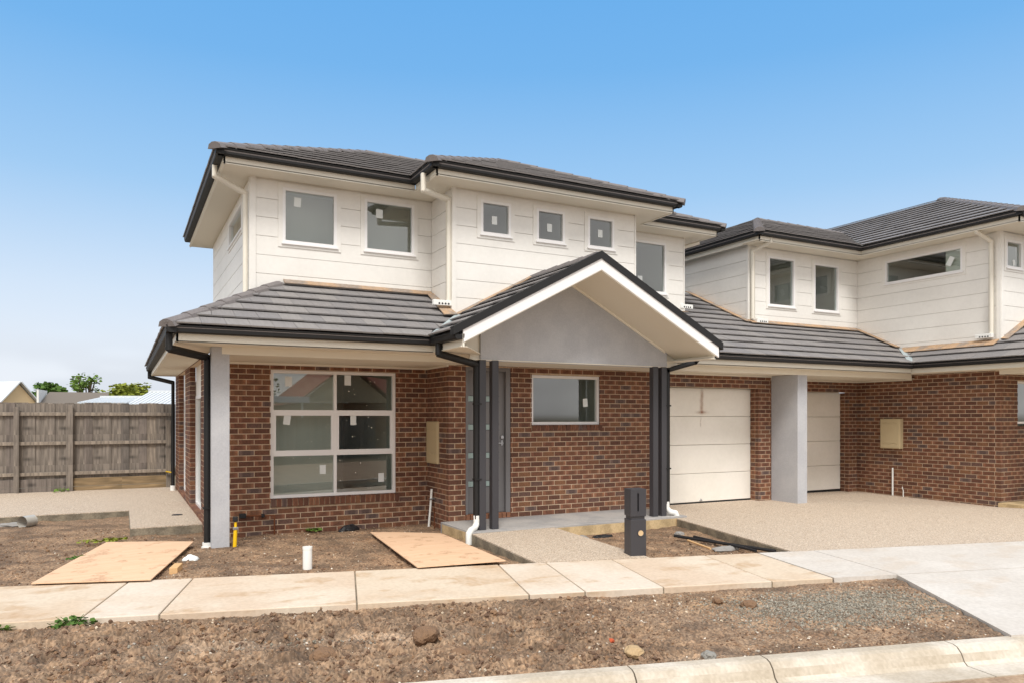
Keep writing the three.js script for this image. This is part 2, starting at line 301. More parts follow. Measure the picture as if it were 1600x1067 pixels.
// ------------------------------------------------------------------ windows
// frame in m at w=0; sashes: grid of [u0,u1,v0,v1] panes; stickers [pane index, du, dv, w, h, tilt]
function windowUnit(house, m, u0, u1, v0, v1, { arch = .07, fr = .045, rows = [], cols = [], sash = [], stickers = [], room = 2.4, face = 0, deep = .06, floor = 0, ceil = null, specks = 0, side = .15 } = {}) {
  const w = part(house, 'window', [box(u0, u1, v0, v0 + fr, -deep, face + .012, m), box(u0, u1, v1 - fr, v1, -deep, face + .012, m), box(u0, u0 + fr, v0 + fr, v1 - fr, -deep, face + .012, m), box(u1 - fr, u1, v0 + fr, v1 - fr, -deep, face + .012, m)], M.white);
  const us = [u0 + fr, ...cols.flatMap(c => [c - fr / 2, c + fr / 2]), u1 - fr], vs = [v0 + fr, ...rows.flatMap(c => [c - fr / 2, c + fr / 2]), v1 - fr];
  for (const c of cols) part(w, 'mullion', box(c - fr / 2, c + fr / 2, v0 + fr, v1 - fr, -deep + .002, face + .008, m), M.white);
  for (let j = 0; j < rows.length; j++) for (let i = 0; i < us.length; i += 2) part(w, 'transom', box(us[i], us[i + 1], rows[j] - fr / 2, rows[j] + fr / 2, -deep + .004, face + .006, m), M.white);
  let k = 0; const panes = [];
  for (let j = 0; j < vs.length; j += 2) for (let i = 0; i < us.length; i += 2) {
    let [a, b, c, d] = [us[i], us[i + 1], vs[j], vs[j + 1]];
    if (sash.includes(k)) { const f = .04; part(w, 'sash', [box(a, b, c, c + f, -.05, face + .002, m), box(a, b, d - f, d, -.05, face + .002, m), box(a, a + f, c + f, d - f, -.05, face + .002, m), box(b - f, b, c + f, d - f, -.05, face + .002, m)], M.white); a += f; b -= f; c += f; d -= f; }
    const pg = new THREE.PlaneGeometry(b - a, d - c); pg.translate((a + b) / 2, (c + d) / 2, -.03 + face); pg.applyMatrix4(m); part(w, 'pane', ni(pg), M.glass);
    panes.push([a, b, c, d]); k++;
  }
  for (const [pi, du, dv, sw, sh, tilt = 0] of stickers) { const P = panes[pi], g = new THREE.PlaneGeometry(sw, sh); g.rotateZ(tilt); g.translate(lerp(P[0], P[1], du), lerp(P[2], P[3], dv), face - .026); g.applyMatrix4(m); part(w, 'sticker', ni(g), M.paper); }
  if (specks) { const gs = []; for (let i = 0; i < specks; i++) { const P = panes[Math.floor(rnd() * panes.length)], g = new THREE.CircleGeometry(rr(.004, .011), 6); g.translate(rr(P[0] + .02, P[1] - .02), rr(P[2] + .02, P[3] - .02), face - .0265); g.applyMatrix4(m); gs.push(ni(g)); } part(w, 'paint_specks', gs, M.speck).userData.kind = 'stuff'; }
  if (arch) part(w, 'architrave', [box(u0 - arch, u1 + arch, v1, v1 + arch, -.014, .014, m), box(u0 - arch, u1 + arch, v0 - arch, v0, -.014, .014, m), box(u0 - arch, u0, v0, v1, -.014, .014, m), box(u1, u1 + arch, v0, v1, -.014, .014, m)], M.cream);
  if (arch) part(w, 'sill', box(u0 - .02, u1 + .02, v0 - .025, v0 - .002, .012, .04, m), M.white);
  // the room behind
  const c = ceil ?? v1 + .25, f = Math.min(floor, v0 - .05), a = u0 - side, b = u1 + side, d = -room;
  part(w, 'room', [box(a, b, f - .05, f, d, -.14, m), box(a, b, c, c + .05, d, -.14, m), box(a - .05, a, f, c, d, -.14, m), box(b, b + .05, f, c, d, -.14, m), box(a, b, f, c, d - .05, d, m)], M.room);
  return w;
}

// ------------------------------------------------------------------ roof tiles
// frame m: u along the eave, v up, w outward (downslope is +w). eave at w=0,v=0; rises toward -w by `slope` per metre. uL/uR give the edges at plan distance d from the eave
const EXPO = .37, TW = .3;
function tileRoof(house, name, m, slope, depth, uL, uR, { single = false, par0 = 0 } = {}) {
  const L = Math.hypot(1, slope), run = EXPO / L, gs = [], nC = Math.ceil(depth / run - .05);
  const P = (u, d, lift) => V(u, d * slope + lift * (1 / L), -d + lift * slope / L).applyMatrix4(m).toArray();
  const deck = [];
  let host = null;
  for (let c = 0; c < nC; c++) {
    const d0 = c * run - (c ? .012 : 0), d1 = Math.min(depth, (c + 1) * run + .03), a0 = uL(d0), a1 = uL(d1), b0 = uR(d0), b1 = uR(d1);
    deck.push(prism([P(a0, d0, -.01), P(b0, d0, -.01), P(b1, d1, -.01), P(a1, d1, -.01)], .02));
    const lo = Math.min(a0, a1), hi = Math.max(b0, b1), o = ((c + par0) % 2) * TW / 2;
    for (let k = Math.floor((lo - o) / TW); k * TW + o < hi; k++) {
      const s = k * TW + o, e = s + TW - .004; const q = [Math.max(s, a0), Math.min(e, b0), Math.min(e, b1), Math.max(s, a1)];
      if (q[1] - q[0] < .02 && q[2] - q[3] < .02) continue; if (q[1] < q[0]) q[0] = q[1] = (q[0] + q[1]) / 2; if (q[2] < q[3]) q[2] = q[3] = (q[2] + q[3]) / 2;
      const j = rr(-.003, .003);
      gs.push([prism([P(q[0], d0, .062 + j), P(q[1], d0, .062 + j), P(q[2], d1, .02), P(q[3], d1, .02)], .02), k + c]);
    }
  }
  const dk = part(house, name, deck, M.cap);
  if (single) gs.forEach(([g], i) => part(dk, 'roof_tile', g, M.tile[Math.floor(rnd() * 3)]));
  else { const me = part(dk, 'roof_tiles', gs.map(g => g[0]), M.tile[0]); me.userData.kind = 'stuff'; }
  return dk;
}
function caps(house, name, a, b, n) {                                // ridge or hip capping between two points
  const A = V(...a), B = V(...b), d = B.clone().sub(A), L = d.length(), k = n ?? Math.round(L / .36), host = new THREE.Group(); d.normalize();
  const side = V(0, 1, 0).cross(d).normalize(), up = d.clone().cross(side).normalize(), m = new THREE.Matrix4().makeBasis(side, up, d);
  const out = [];
  for (let i = 0; i < k; i++) {
    const s = new THREE.Shape([[-.12, -.055], [-.09, .01], [-.03, .04], [.03, .04], [.09, .01], [.12, -.055]].map(p => new THREE.Vector2(...p)));
    const g = new THREE.ExtrudeGeometry(s, { depth: L / k + .03, bevelEnabled: false }); g.rotateX(.035); g.translate(0, .03, 0);
    g.applyMatrix4(m); g.translate(A.x + d.x * L * i / k, A.y + d.y * L * i / k, A.z + d.z * L * i / k); out.push(ni(g));
  }
  return out.map(g => part(house, name, g, M.cap));
}
// gutter + fascia along a line from a to b (outward direction o), top of gutter at y
function eave(house, a, b, y, out, e0 = 0, e1 = 0) {                     // a,b = [x,z] on the fascia face
  const A = V(a[0], 0, a[1]), B = V(b[0], 0, b[1]), d = B.clone().sub(A), L = d.length(); d.normalize(); const o = V(out[0], 0, out[1]);
  const m = new THREE.Matrix4().makeBasis(o, V(0, 1, 0), d).setPosition(A.x, y, A.z);
  const flip = m.determinant() < 0;
  const sh = (pts, t0 = 0, t1 = 0) => { const s = new THREE.Shape(pts.map(p => new THREE.Vector2(...p))); let g = new THREE.ExtrudeGeometry(s, { depth: L - t0 - t1, bevelEnabled: false }); g.translate(0, 0, t0); g = ni(g); g.applyMatrix4(m); if (flip) { const p = g.attributes.position, n = p.count; for (let i = 0; i < n; i += 3) for (const at of ['position', 'normal', 'uv']) { const q = g.attributes[at], z = q.itemSize; for (let c = 0; c < z; c++) { const t = q.array[(i + 1) * z + c]; q.array[(i + 1) * z + c] = q.array[(i + 2) * z + c]; q.array[(i + 2) * z + c] = t; } } } return g; };
  part(house, 'fascia', sh([[-.025, -.195], [0, -.195], [0, -.02], [-.025, -.02]], e0, e1), M.trim);
  part(house, 'gutter', sh([[.001, -.092], [.085, -.092], [.106, -.08], [.112, -.03], [.12, -.012], [.12, 0], [.108, 0], [.1, -.03], [.001, -.03]]), M.black);
}
function soffit(house, pts, y, name = 'soffit') { const g = extr(pts.map(p => [p[0], -p[1]]), .012, new THREE.Matrix4().makeRotationX(-Math.PI / 2)); g.translate(0, y, 0); part(house, name, g, M.soffit); }
function strap(house, x, y, z) { part(house, 'pipe_clip', box(x - .055, x + .055, y - .012, y + .012, z - .055, z + .055), M.black); }
function spreader(house, m) { const g = part(house, 'roof_spreader', rbox(-.28, .06, -.05, .04, -.04, .04, .008, m), M.pvc); for (let i = 0; i < 4; i++) { const h = new THREE.CylinderGeometry(.017, .017, .004, 10); h.rotateX(Math.PI / 2); h.translate(-.18 + i * .055, -.02, .0405); h.applyMatrix4(m); part(g, 'outlet_hole', ni(h), M.rubber); } }

const zA = -12.325, zB = -11.36, xS = 15.92, zV = -12.183, zW = -8.82;
// ================================================================== house with the gabled porch
{
  const H = thing('townhouse', 'two storey brick and cream weatherboard townhouse with grey gabled porch', 'townhouse', [5, 0, -12.3]);
  const bl = [];
  const fA = frame(1.14, 0, zA), fB = frame(4.775, 0, zB), fR = frame(4.775, 0, zA, LEFT);
  // ground floor brickwork
  brickWall(H, 'brick_wall', fA, 4.775 - 1.14, -.1, 2.7, [[2.106 - 1.14, 4.2 - 1.14, .36, 2.56]], bl, { startOut: 0, in1: .1 });
  brickWall(H, 'brick_wall', fR, zB - zA, -.1, 2.7, [], bl, { endOut: 1, in0: .1 });
  brickWall(H, 'brick_wall', fB, 12.127 - 4.775, -.02, 2.7, [[5.085 - 4.775, 5.935 - 4.775, -.02, 2.64], [6.349 - 4.775, 7.79 - 4.775, 1.566, 2.54], [9.18 - 4.775, 11.776 - 4.775, -.02, 2.39]], bl, { startOut: 0 });
  brickWall(H, 'brick_wall', frame(11.776, 0, zB - .34, LEFT), .235, -.02, 2.39, [], bl, { back: .05, in1: .06 });
  const fS = frame(1.14, 0, -19.6, LEFT), sz = z => z + 19.6;
  brickWall(H, 'brick_wall', fS, 19.6 + zA, -.1, 2.768, [[sz(-15.35), sz(-13.1), .12, 2.74], [sz(-18.35), sz(-16.5), .12, 2.74]], bl, { endOut: 1 });
  layBricks(bl);
  part(H, 'footing', [box(1.17, 4.76, -.3, -.03, zA - .2, zA - .012)], M.slabSide);
  part(H, 'footing', [box(1.152, 1.3, -.3, -.03, -19.6, zA - .02)], M.slabSide);
  rowlock(H, fA, 2.1 - 1.14, 4.25 - 1.14, .488, .125);
  rowlock(H, fB, 6.34 - 4.775, 7.82 - 4.775, 1.662, .1);
  for (let i = 0; i < 10; i++) part(H, 'door_sill_brick', rbox(5.09 + i * .0845, 5.09 + i * .0845 + .0745, .078, .165, zB - .1, zB + .012, .004), M.brick);
  // windows below
  windowUnit(H, frame(0, 0, zA - .05), 2.106, 4.2, .492, 2.56, { arch: 0, fr: .05, cols: [3.153], rows: [1.193, 1.89], sash: [2, 3], room: 4, floor: .05, ceil: 2.66, specks: 46,
    stickers: [[0, .82, .62, .1, .15], [1, .8, .35, .1, .15], [2, .2, .88, .11, .16, -.12], [3, .28, .86, .1, .16], [4, .25, .78, .11, .16], [5, .2, .85, .11, .17]] });
  windowUnit(H, frame(0, 0, zB - .05), 6.349, 7.79, 1.665, 2.54, { arch: 0, fr: .05, room: 3, floor: .1, ceil: 2.66, stickers: [[0, .83, .45, .1, .15, .08]] });
  for (const [a, b] of [[-15.35, -13.1], [-18.35, -16.5]]) {
    windowUnit(H, frame(1.25, 0, 0, LEFT), a + .02, b - .02, .14, 2.2, { arch: 0, fr: .06, cols: [(a + b) / 2], room: 2, floor: .05, ceil: 2.5 });
    part(H, 'infill_panel', box(1.25, 1.3, 2.2, 2.75, a, b), M.cream);
  }
  // front door
  {
    const d = part(H, 'door_frame', [box(5.09, 5.135, .167, 2.64, zB - .12, zB - .01), box(5.845, 5.93, .167, 2.64, zB - .12, zB - .01), box(5.135, 5.845, 2.58, 2.64, zB - .12, zB - .01)], M.door);
    const leaf = part(H, 'front_door', rbox(5.137, 5.843, .17, 2.578, zB - .11, zB - .065, .004), M.door);
    for (const y of [2.11, 1.63, 1.15, .67]) { part(leaf, 'glass_strip', box(5.15, 5.73, y - .045, y + .045, zB - .066, zB - .062), M.frost); part(leaf, 'strip_bead', [box(5.19, 5.74, y + .045, y + .055, zB - .067, zB - .058), box(5.19, 5.74, y - .055, y - .045, zB - .067, zB - .058)], M.char); }
    part(leaf, 'handle', [rbox(5.69, 5.8, 1.345, 1.365, zB - .03, zB - .012, .005), rbox(5.775, 5.805, 1.31, 1.4, zB - .066, zB - .05, .004), box(5.78, 5.798, 1.347, 1.363, zB - .06, zB - .02)], M.metal);
    const k = new THREE.CylinderGeometry(.028, .028, .03, 16); k.rotateX(Math.PI / 2); k.translate(5.79, 1.455, zB - .05); part(leaf, 'lock', ni(k), M.metal);
  }
  // garage door: four panels
  {
    const gd = part(H, 'garage_door', box(9.19, 11.77, .07, 2.45, zB - .3, zB - .262), M.garage);
    for (let i = 0; i < 4; i++) { const y0 = .085 + i * .578; part(gd, 'door_panel', rbox(9.185, 11.772, y0, y0 + .572, zB - .262, zB - .226, .01), M.garage); }
    part(gd, 'bottom_seal', box(9.185, 11.772, .035, .083, zB - .262, zB - .224), M.rubber);
    part(gd, 'lifting_handle', extr([[-.04, 0], [.04, 0], [0, .05]], .02, frame(10.4, .1, zB - .228)), M.metal);
    const g = new THREE.PlaneGeometry(.6, .85); g.translate(10.42, 1.98, zB - .2225); part(gd, 'rust_stain', ni(g), M.stain, true);
  }
  // meter box, conduits, gas pipe
  {
    const b = part(H, 'meter_box', rbox(4.742, 4.79, 1.0, 1.725, -12.29, -11.77, .01), M.meter);
    part(b, 'meter_box_door', rbox(4.734, 4.744, 1.02, 1.705, -12.27, -11.79, .004), M.meter);
    for (const y of [1.57, 1.15]) part(b, 'embossed_rib', tube([[4.732, y, -12.22], [4.732, y + .03, -12.14], [4.732, y, -12.05], [4.732, y + .03, -11.95], [4.732, y, -11.87]], .006, 6), M.meter);
    part(H, 'conduit', tube([[4.73, .56, -12.0], [4.71, .2, -12.02], [4.68, -.2, -12.04]], .02, 10), M.pvc);
    part(H, 'conduit_saddle', box(4.69, 4.78, .38, .4, -12.04, -11.98), M.metal);
    part(H, 'copper_stub', tube([[4.72, -.2, -11.85], [4.72, .16, -11.85], [4.7, .2, -11.82], [4.7, .25, -11.8]], .01, 8), M.copper);
    const g = part(H, 'gas_pipe', tube([[1.64, .255, zA + .07], [2.15, .235, zA + .07], [2.15, -.08, zA + .07]], .012, 8), M.copper);
    part(g, 'valve', [rbox(1.62, 1.72, .22, .29, zA + .03, zA + .11, .01), rbox(1.95, 2.0, .215, .27, zA + .04, zA + .1, .01)], M.rubber);
  }
  // rendered column and left beam, porch ceiling
  part(H, 'column', rbox(1.075, 1.31, -.12, 2.757, -11.09, -10.85, .008), M.render);
  part(H, 'beam', box(1.21, 4.9, 2.66, 2.76, -10.96, -10.845), M.trim);
  part(H, 'porch_bulkhead', [box(4.68, 4.72, 2.664, 2.757, -10.9, -10.3), box(4.7, 8.72, 2.67, 2.76, -10.36, -10.32)], M.trim);
  soffit(H, [[1.1, -10.9], [4.9, -10.9], [4.9, zA], [1.1, zA]], 2.662, 'porch_ceiling');
  soffit(H, [[4.7, -10.27], [8.75, -10.27], [8.75, zB], [4.7, zB]], 2.668, 'porch_ceiling');
  part(H, 'cornice', [box(1.3, 4.76, 2.63, 2.662, zA - .005, zA + .03), box(4.745, 4.78, 2.632, 2.663, zA, zB)], M.trim);
  soffit(H, [[8.6, -10.7], [12.25, -10.7], [12.25, zB - .05], [8.6, zB - .05]], 2.664, 'garage_ceiling');
  part(H, 'beam', box(8.45, 12.25, 2.655, 2.76, -10.76, -10.656), M.trim);
  part(H, 'cornice', box(9.0, 12.12, 2.632, 2.662, zB - .002, zB + .03), M.trim);
  // eaves of the lower roof
  const zF = -10.36, yG = 2.95;
  eave(H, [.49, zF], [4.12, zF], yG, [0, 1], .12, 0);
  eave(H, [8.68, zF], [12.25, zF], yG, [0, 1]);
  eave(H, [.61, -19.3], [.61, -10.24], yG, [-1, 0], 0, .12);
  soffit(H, [[.6, zF], [4.7, zF], [4.7, -10.9], [.6, -10.9]], 2.757);
  soffit(H, [[.6, -10.85], [1.16, -10.85], [1.16, -19.3], [.6, -19.3]], 2.758);
  soffit(H, [[8.6, zF], [12.25, zF], [12.25, -10.7], [8.6, -10.7]], 2.757);
  part(H, 'barge_end', box(.6, 1.15, 2.76, 3.3, -19.34, -19.3), M.trim);
  // gable over the porch
  const gx = 6.4, hw = 2.4, sl = .525, zG = -9.3, gy = 2.95;
  {
    eave(H, [4.12, zF - .02], [4.12, zG], yG, [-1, 0]); eave(H, [8.68, zF], [8.68, zG - .035], yG, [1, 0]);
    const bx = (x) => gy + sl * (hw - Math.abs(x - gx));
    const rake = (s, d0, d1, z0, z1, e = hw + .02) => { const yb = gy - .01 + sl * (hw + .02 - e), ya = gy + sl * (hw + .02) - .01; return extr([[gx + s * e, yb + d0], [gx, ya + d0], [gx, ya + d1], [gx + s * e, yb + d1]], z1 - z0, frame(0, 0, z0)); };
    for (const s of [-1, 1]) {
      part(H, 'barge_board', rake(s, -.2, .0, zG - .03, zG, s < 0 ? 2.275 : 2.34), M.white);
      part(H, 'barge_bead', rake(s, -.2, -.15, zG - .005, zG + .008, s < 0 ? 2.27 : 2.335), M.white);
      part(H, 'barge_capping', rake(s, -.03, .085, zG - .12, zG + .02), M.black);
      part(H, 'rake_soffit', rake(s, -.215, -.2, -10.3, zG - .002, 2.27), M.soffit);
      part(H, 'rake_bead', rake(s, -.25, -.215, -10.28, -10.255, 2.0), M.trim);
    }
    part(H, 'gable_wall', extr([[4.85, 2.66], [8.46, 2.66], [8.46, bx(8.46) - .2], [gx, bx(gx) - .2], [4.85, bx(4.85) - .2]], .06, frame(0, 0, -10.34)), M.render);
    soffit(H, [[4.1, zG - .03], [4.2, zG - .03], [4.86, -10.3], [4.86, -10.36], [4.1, -10.36]], 2.757); soffit(H, [[8.6, zG - .03], [8.7, zG - .03], [8.7, -10.36], [8.45, -10.36], [8.45, -10.3]], 2.757);
    part(H, 'box_end', [extr([[4.11, 2.757], [4.86, 2.757], [4.86, bx(4.86) - .21], [4.11, bx(4.11) - .19]], .02, frame(0, 0, -10.34)), extr([[8.46, 2.757], [8.69, 2.757], [8.69, bx(8.69) - .19], [8.46, bx(8.46) - .21]], .02, frame(0, 0, -10.34))], M.trim);
    const mL = new THREE.Matrix4().makeBasis(V(0, 0, 1), V(0, 1, 0), V(-1, 0, 0)).setPosition(gx - hw, gy, 0);
    tileRoof(H, 'gable_roof', mL, sl, hw, d => Math.max(-11.36, -10.24 - sl / .469 * d), d => zG - .1, { single: true });
    const mR = new THREE.Matrix4().makeBasis(V(0, 0, -1), V(0, 1, 0), V(1, 0, 0)).setPosition(gx + hw, gy, 0);
    tileRoof(H, 'gable_roof', mR, sl, hw, d => 9.4, d => Math.min(11.36, 10.24 + sl / .469 * d));
    caps(H, 'ridge_cap', [gx, bx(gx) + .02, zG - .1], [gx, bx(gx) + .02, -11.34]);
  }
  // lower roof: front slope, left slope, garage slope
  tileRoof(H, 'lower_roof', frame(0, 2.935, -10.24), .469, 2.085, d => .49 + .844 * d, d => d < .943 ? 4.0 + .901 * d : 4.85, { single: true });
  {
    const mL = new THREE.Matrix4().makeBasis(V(0, 0, 1), V(0, 1, 0), V(-1, 0, 0)).setPosition(.49, 2.935, 0);
    tileRoof(H, 'lower_roof', mL, .556, 1.3, d => -19.3, d => -10.24 - d / .844, {});
  }
  caps(H, 'hip_cap', [.49, 2.95, -10.25], [2.2, 3.905, -12.28], 7);
  tileRoof(H, 'lower_roof', frame(0, 2.935, -10.24), .475, 3.9, d => d < 2.085 ? 8.8 - .9 * d : 10.6, d => 12.25, { single: true });
  // mortar bedding, flashings and valleys where the roofs meet the walls
  const fl = (P, t = .015) => part(H, 'flashing', prism(P, t), M.flash);
  const yl = z => 2.965 + .469 * (-10.24 - z), off = .05;
  fl([[2.3, yl(-12.2) + off, -12.18], [4.84, yl(-12.2) + off, -12.18], [4.84, yl(-12.325) + off + .02, zA + .003], [2.3, yl(-12.325) + off + .02, zA + .003]]);
  fl([[4.6, yl(-11.1) + off + .03, -11.12], [4.85, yl(-11.15) + off + .03, -11.15], [4.848, yl(-12.2) + off + .02, -12.2], [4.72, yl(-12.2) + off + .02, -12.2]]);
  { const y = x => gy + sl * (x - 4) + off + .02; fl([[4.8, y(4.8), -11.2], [6.3, y(6.3), -11.27], [6.3, y(6.3) + .02, zB + .003], [4.8, y(4.8) + .02, zB + .003]]); }
  fl([[10.5, 3.86 + .16, -12.2], [10.62, 3.86 + .16, -12.2], [10.62, 4.04, zA + .01], [10.5, 4.04, zA + .01]]);
  part(H, 'valley_tray', prism([[3.98, 2.985, -10.26], [4.1, 2.985, -10.22], [4.95, 3.46, -11.15], [4.83, 3.47, -11.2]], .01), M.valley);
  // porch posts
  for (const x of [4.875, 5.09, 8.19, 8.375]) part(H, 'porch_post', rbox(x - .055, x + .055, .075, 2.672, -10.36, -10.25, .005), M.char);
  // first floor cladding
  boardWall(H, frame(1.79, 0, zA), 4.85 - 1.79, 3.3, 5.61, [[2.29 - 1.79, 3.165 - 1.79, 4.6, 5.49], [3.64 - 1.79, 4.53 - 1.79, 4.61, 5.49]], { cap0: .09 });
  boardWall(H, frame(4.85, 0, zA, LEFT), zB - zA, 3.2, 5.61, [], { cap1: .06 });
  boardWall(H, frame(4.85, 0, zB), 8.6 - 4.85, 3.2, 5.61, [[.51, 1.085, 4.88, 5.458], [1.592, 2.175, 4.88, 5.455], [2.665, 3.25, 4.88, 5.455]], { cap0: .06, cap1: .03 });
  boardWall(H, frame(8.6, 0, zA), 10.613 - 8.6, 3.3, 5.61, [[9.15 - 8.6, 10.115 - 8.6, 4.36, 5.425]], { cap1: .03 });
  boardWall(H, frame(1.79, 0, -17.7, LEFT), 17.7 + zA, 3.3, 5.61, [[17.7 - 14.9, 17.7 - 13.2, 4.95, 5.42]], { cap1: .09 });
  part(H, 'clad_wall', box(10.52, 10.613, 3.2, 5.6, -17.7, zA - .02), M.cream);
  part(H, 'clad_wall', box(8.5, 8.598, 3.2, 5.6, zA, zB - .02), M.cream);
  const up = { floor: 3.0, ceil: 5.58, room: 3 };
  windowUnit(H, frame(0, 0, zA), 2.29, 3.165, 4.6, 5.49, { ...up, stickers: [[0, .25, .8, .11, .15, -.05]] });
  windowUnit(H, frame(0, 0, zA), 3.64, 4.53, 4.61, 5.49, { ...up, stickers: [[0, .28, .78, .12, .15]] });
  windowUnit(H, frame(0, 0, zB), 5.36, 5.935, 4.88, 5.458, { ...up, room: 1.5, stickers: [[0, .47, .45, .1, .14]] });
  windowUnit(H, frame(0, 0, zB), 6.442, 7.025, 4.88, 5.455, { ...up, room: 1.5, stickers: [[0, .48, .46, .1, .14]] });
  windowUnit(H, frame(0, 0, zB), 7.515, 8.1, 4.88, 5.455, { ...up, room: 1.5, stickers: [[0, .5, .5, .1, .14]] });
  windowUnit(H, frame(0, 0, zA), 9.15, 10.115, 4.36, 5.425, { ...up, room: 2, stickers: [[0, .3, .25, .12, .1]] });
  windowUnit(H, frame(1.79, 0, 0, LEFT), -14.9, -13.2, 4.95, 5.42, up);
  // upper eaves and roof
  const yU = 5.78, zU = -11.845, zU2 = -10.88;
  eave(H, [1.224, zU], [4.37, zU], yU, [0, 1], .12, 0); eave(H, [9.11, zU], [11.21, zU], yU, [0, 1], 0, .12);
  eave(H, [1.344, -18.1], [1.344, -11.725], yU, [-1, 0], 0, .12); eave(H, [11.09, -18.1], [11.09, -11.725], yU, [1, 0], 0, .12);
  eave(H, [4.25, zU2], [9.23, zU2], yU, [0, 1], .12, .12); eave(H, [4.37, zU + .02], [4.37, -10.76], yU, [-1, 0], 0, .12); eave(H, [9.11, zU], [9.11, -10.76], yU, [1, 0], 0, .12);
  soffit(H, [[1.33, zU], [11.1, zU], [11.1, -18.1], [1.33, -18.1]], 5.6); soffit(H, [[4.36, zU2], [9.12, zU2], [9.12, zU], [4.36, zU]], 5.601);
  const us = .45, yT = 5.755, gU = -11.725, dU = 3.2;
  tileRoof(H, 'upper_roof', frame(0, yT, gU), us, dU, d => 1.224 + d, d => 11.21 - d);
  tileRoof(H, 'upper_roof', new THREE.Matrix4().makeBasis(V(0, 0, 1), V(0, 1, 0), V(-1, 0, 0)).setPosition(1.224, yT, 0), us, dU, d => -18.13 + d, d => gU - d);
  tileRoof(H, 'upper_roof', new THREE.Matrix4().makeBasis(V(0, 0, -1), V(0, 1, 0), V(1, 0, 0)).setPosition(11.21, yT, 0), us, dU, d => -gU + d, d => 18.13 - d);
  tileRoof(H, 'upper_roof', frame(0, yT, -10.76), us, 2.49, d => 4.25 + d, d => 9.23 - d);
  tileRoof(H, 'upper_roof', new THREE.Matrix4().makeBasis(V(0, 0, 1), V(0, 1, 0), V(-1, 0, 0)).setPosition(4.25, yT, 0), us, 2.49, d => gU - d, d => -10.76 - d);
  tileRoof(H, 'upper_roof', new THREE.Matrix4().makeBasis(V(0, 0, -1), V(0, 1, 0), V(1, 0, 0)).setPosition(9.23, yT, 0), us, 2.49, d => 10.76 + d, d => -gU + d);
  caps(H, 'hip_cap', [1.2, yT + .01, gU + .02], [1.224 + dU, yT + us * dU, gU - dU]);
  caps(H, 'ridge_cap', [1.224 + dU, yT + us * dU, gU - dU], [11.21 - dU, yT + us * dU, gU - dU]);
  caps(H, 'hip_cap', [11.21, yT + .01, gU], [11.21 - dU, yT + us * dU, gU - dU]);
  caps(H, 'hip_cap', [4.23, yT + .01, -10.74], [4.25 + 2.49, yT + us * 2.49, -13.25]); caps(H, 'hip_cap', [9.25, yT + .01, -10.74], [9.23 - 2.49, yT + us * 2.49, -13.25]);
  // downpipes
  let dp = part(H, 'downpipe', tube([[.53, 2.86, -10.4], [.53, 2.67, -10.4], [1.035, 2.62, -11.0], [1.035, .07, -11.0]], .055), M.black);
  for (const y of [.55]) strap(H, 1.035, y, -11.0);
  part(dp, 'drain_collar', [ni(new THREE.CylinderGeometry(.062, .062, .1, 14).translate(1.035, .03, -11.0)), ni(new THREE.CylinderGeometry(.075, .075, .04, 14).translate(1.035, .005, -11.0))], M.pvc);
  dp = part(H, 'downpipe', tube([[.56, 2.86, -19.2], [.56, 2.73, -19.2], [1.05, 2.6, -19.0], [1.05, .2, -19.0]], .05), M.black);
  part(dp, 'drain_collar', ni(new THREE.CylinderGeometry(.06, .06, .14, 14).translate(1.05, .14, -19.0)), M.pvc);
  dp = part(H, 'downpipe', tube([[4.07, 2.86, -10.05], [4.07, 2.72, -10.05], [4.79, 2.6, -10.3], [4.79, .27, -10.3]], .055), M.black);
  strap(H, 4.8, 2.0, -10.3); strap(H, 4.8, .85, -10.3);
  part(dp, 'drain_bend', tube([[4.79, .3, -10.3], [4.79, .17, -10.3], [4.74, .12, -10.26], [4.64, .1, -10.18], [4.58, .06, -10.12], [4.57, -.1, -10.1]], .048, 14), M.pvc);
  dp = part(H, 'downpipe', tube([[9.15, 2.83, -10.3], [9.1, 2.78, -10.3], [8.47, 2.62, -10.3], [8.47, .3, -10.3]], .055), M.black);
  strap(H, 8.47, 2.0, -10.3); strap(H, 8.47, .9, -10.3);
  part(dp, 'drain_bend', tube([[8.47, .32, -10.3], [8.47, .2, -10.3], [8.52, .14, -10.27], [8.6, .12, -10.22], [8.63, .03, -10.2]], .048, 14), M.pvc);
  part(H, 'downpipe', tube([[1.27, 5.67, -12.35], [1.27, 5.53, -12.35], [1.73, 5.34, -12.42], [1.73, 3.6, -12.42]], .05), M.trim);
  part(H, 'downpipe', tube([[4.27, 5.67, -11.2], [4.27, 5.42, -11.2], [4.8, 5.4, -11.42], [4.8, 3.7, -11.42]], .05), M.trim);
  spreader(H, frame(4.8, 3.68, -11.42));
  part(H, 'downpipe', tube([[10.9, 5.5, -12.2], [10.66, 5.42, -12.4]], .04), M.trim);
  spreader(H, frame(10.78, 4.15, -12.35));
}
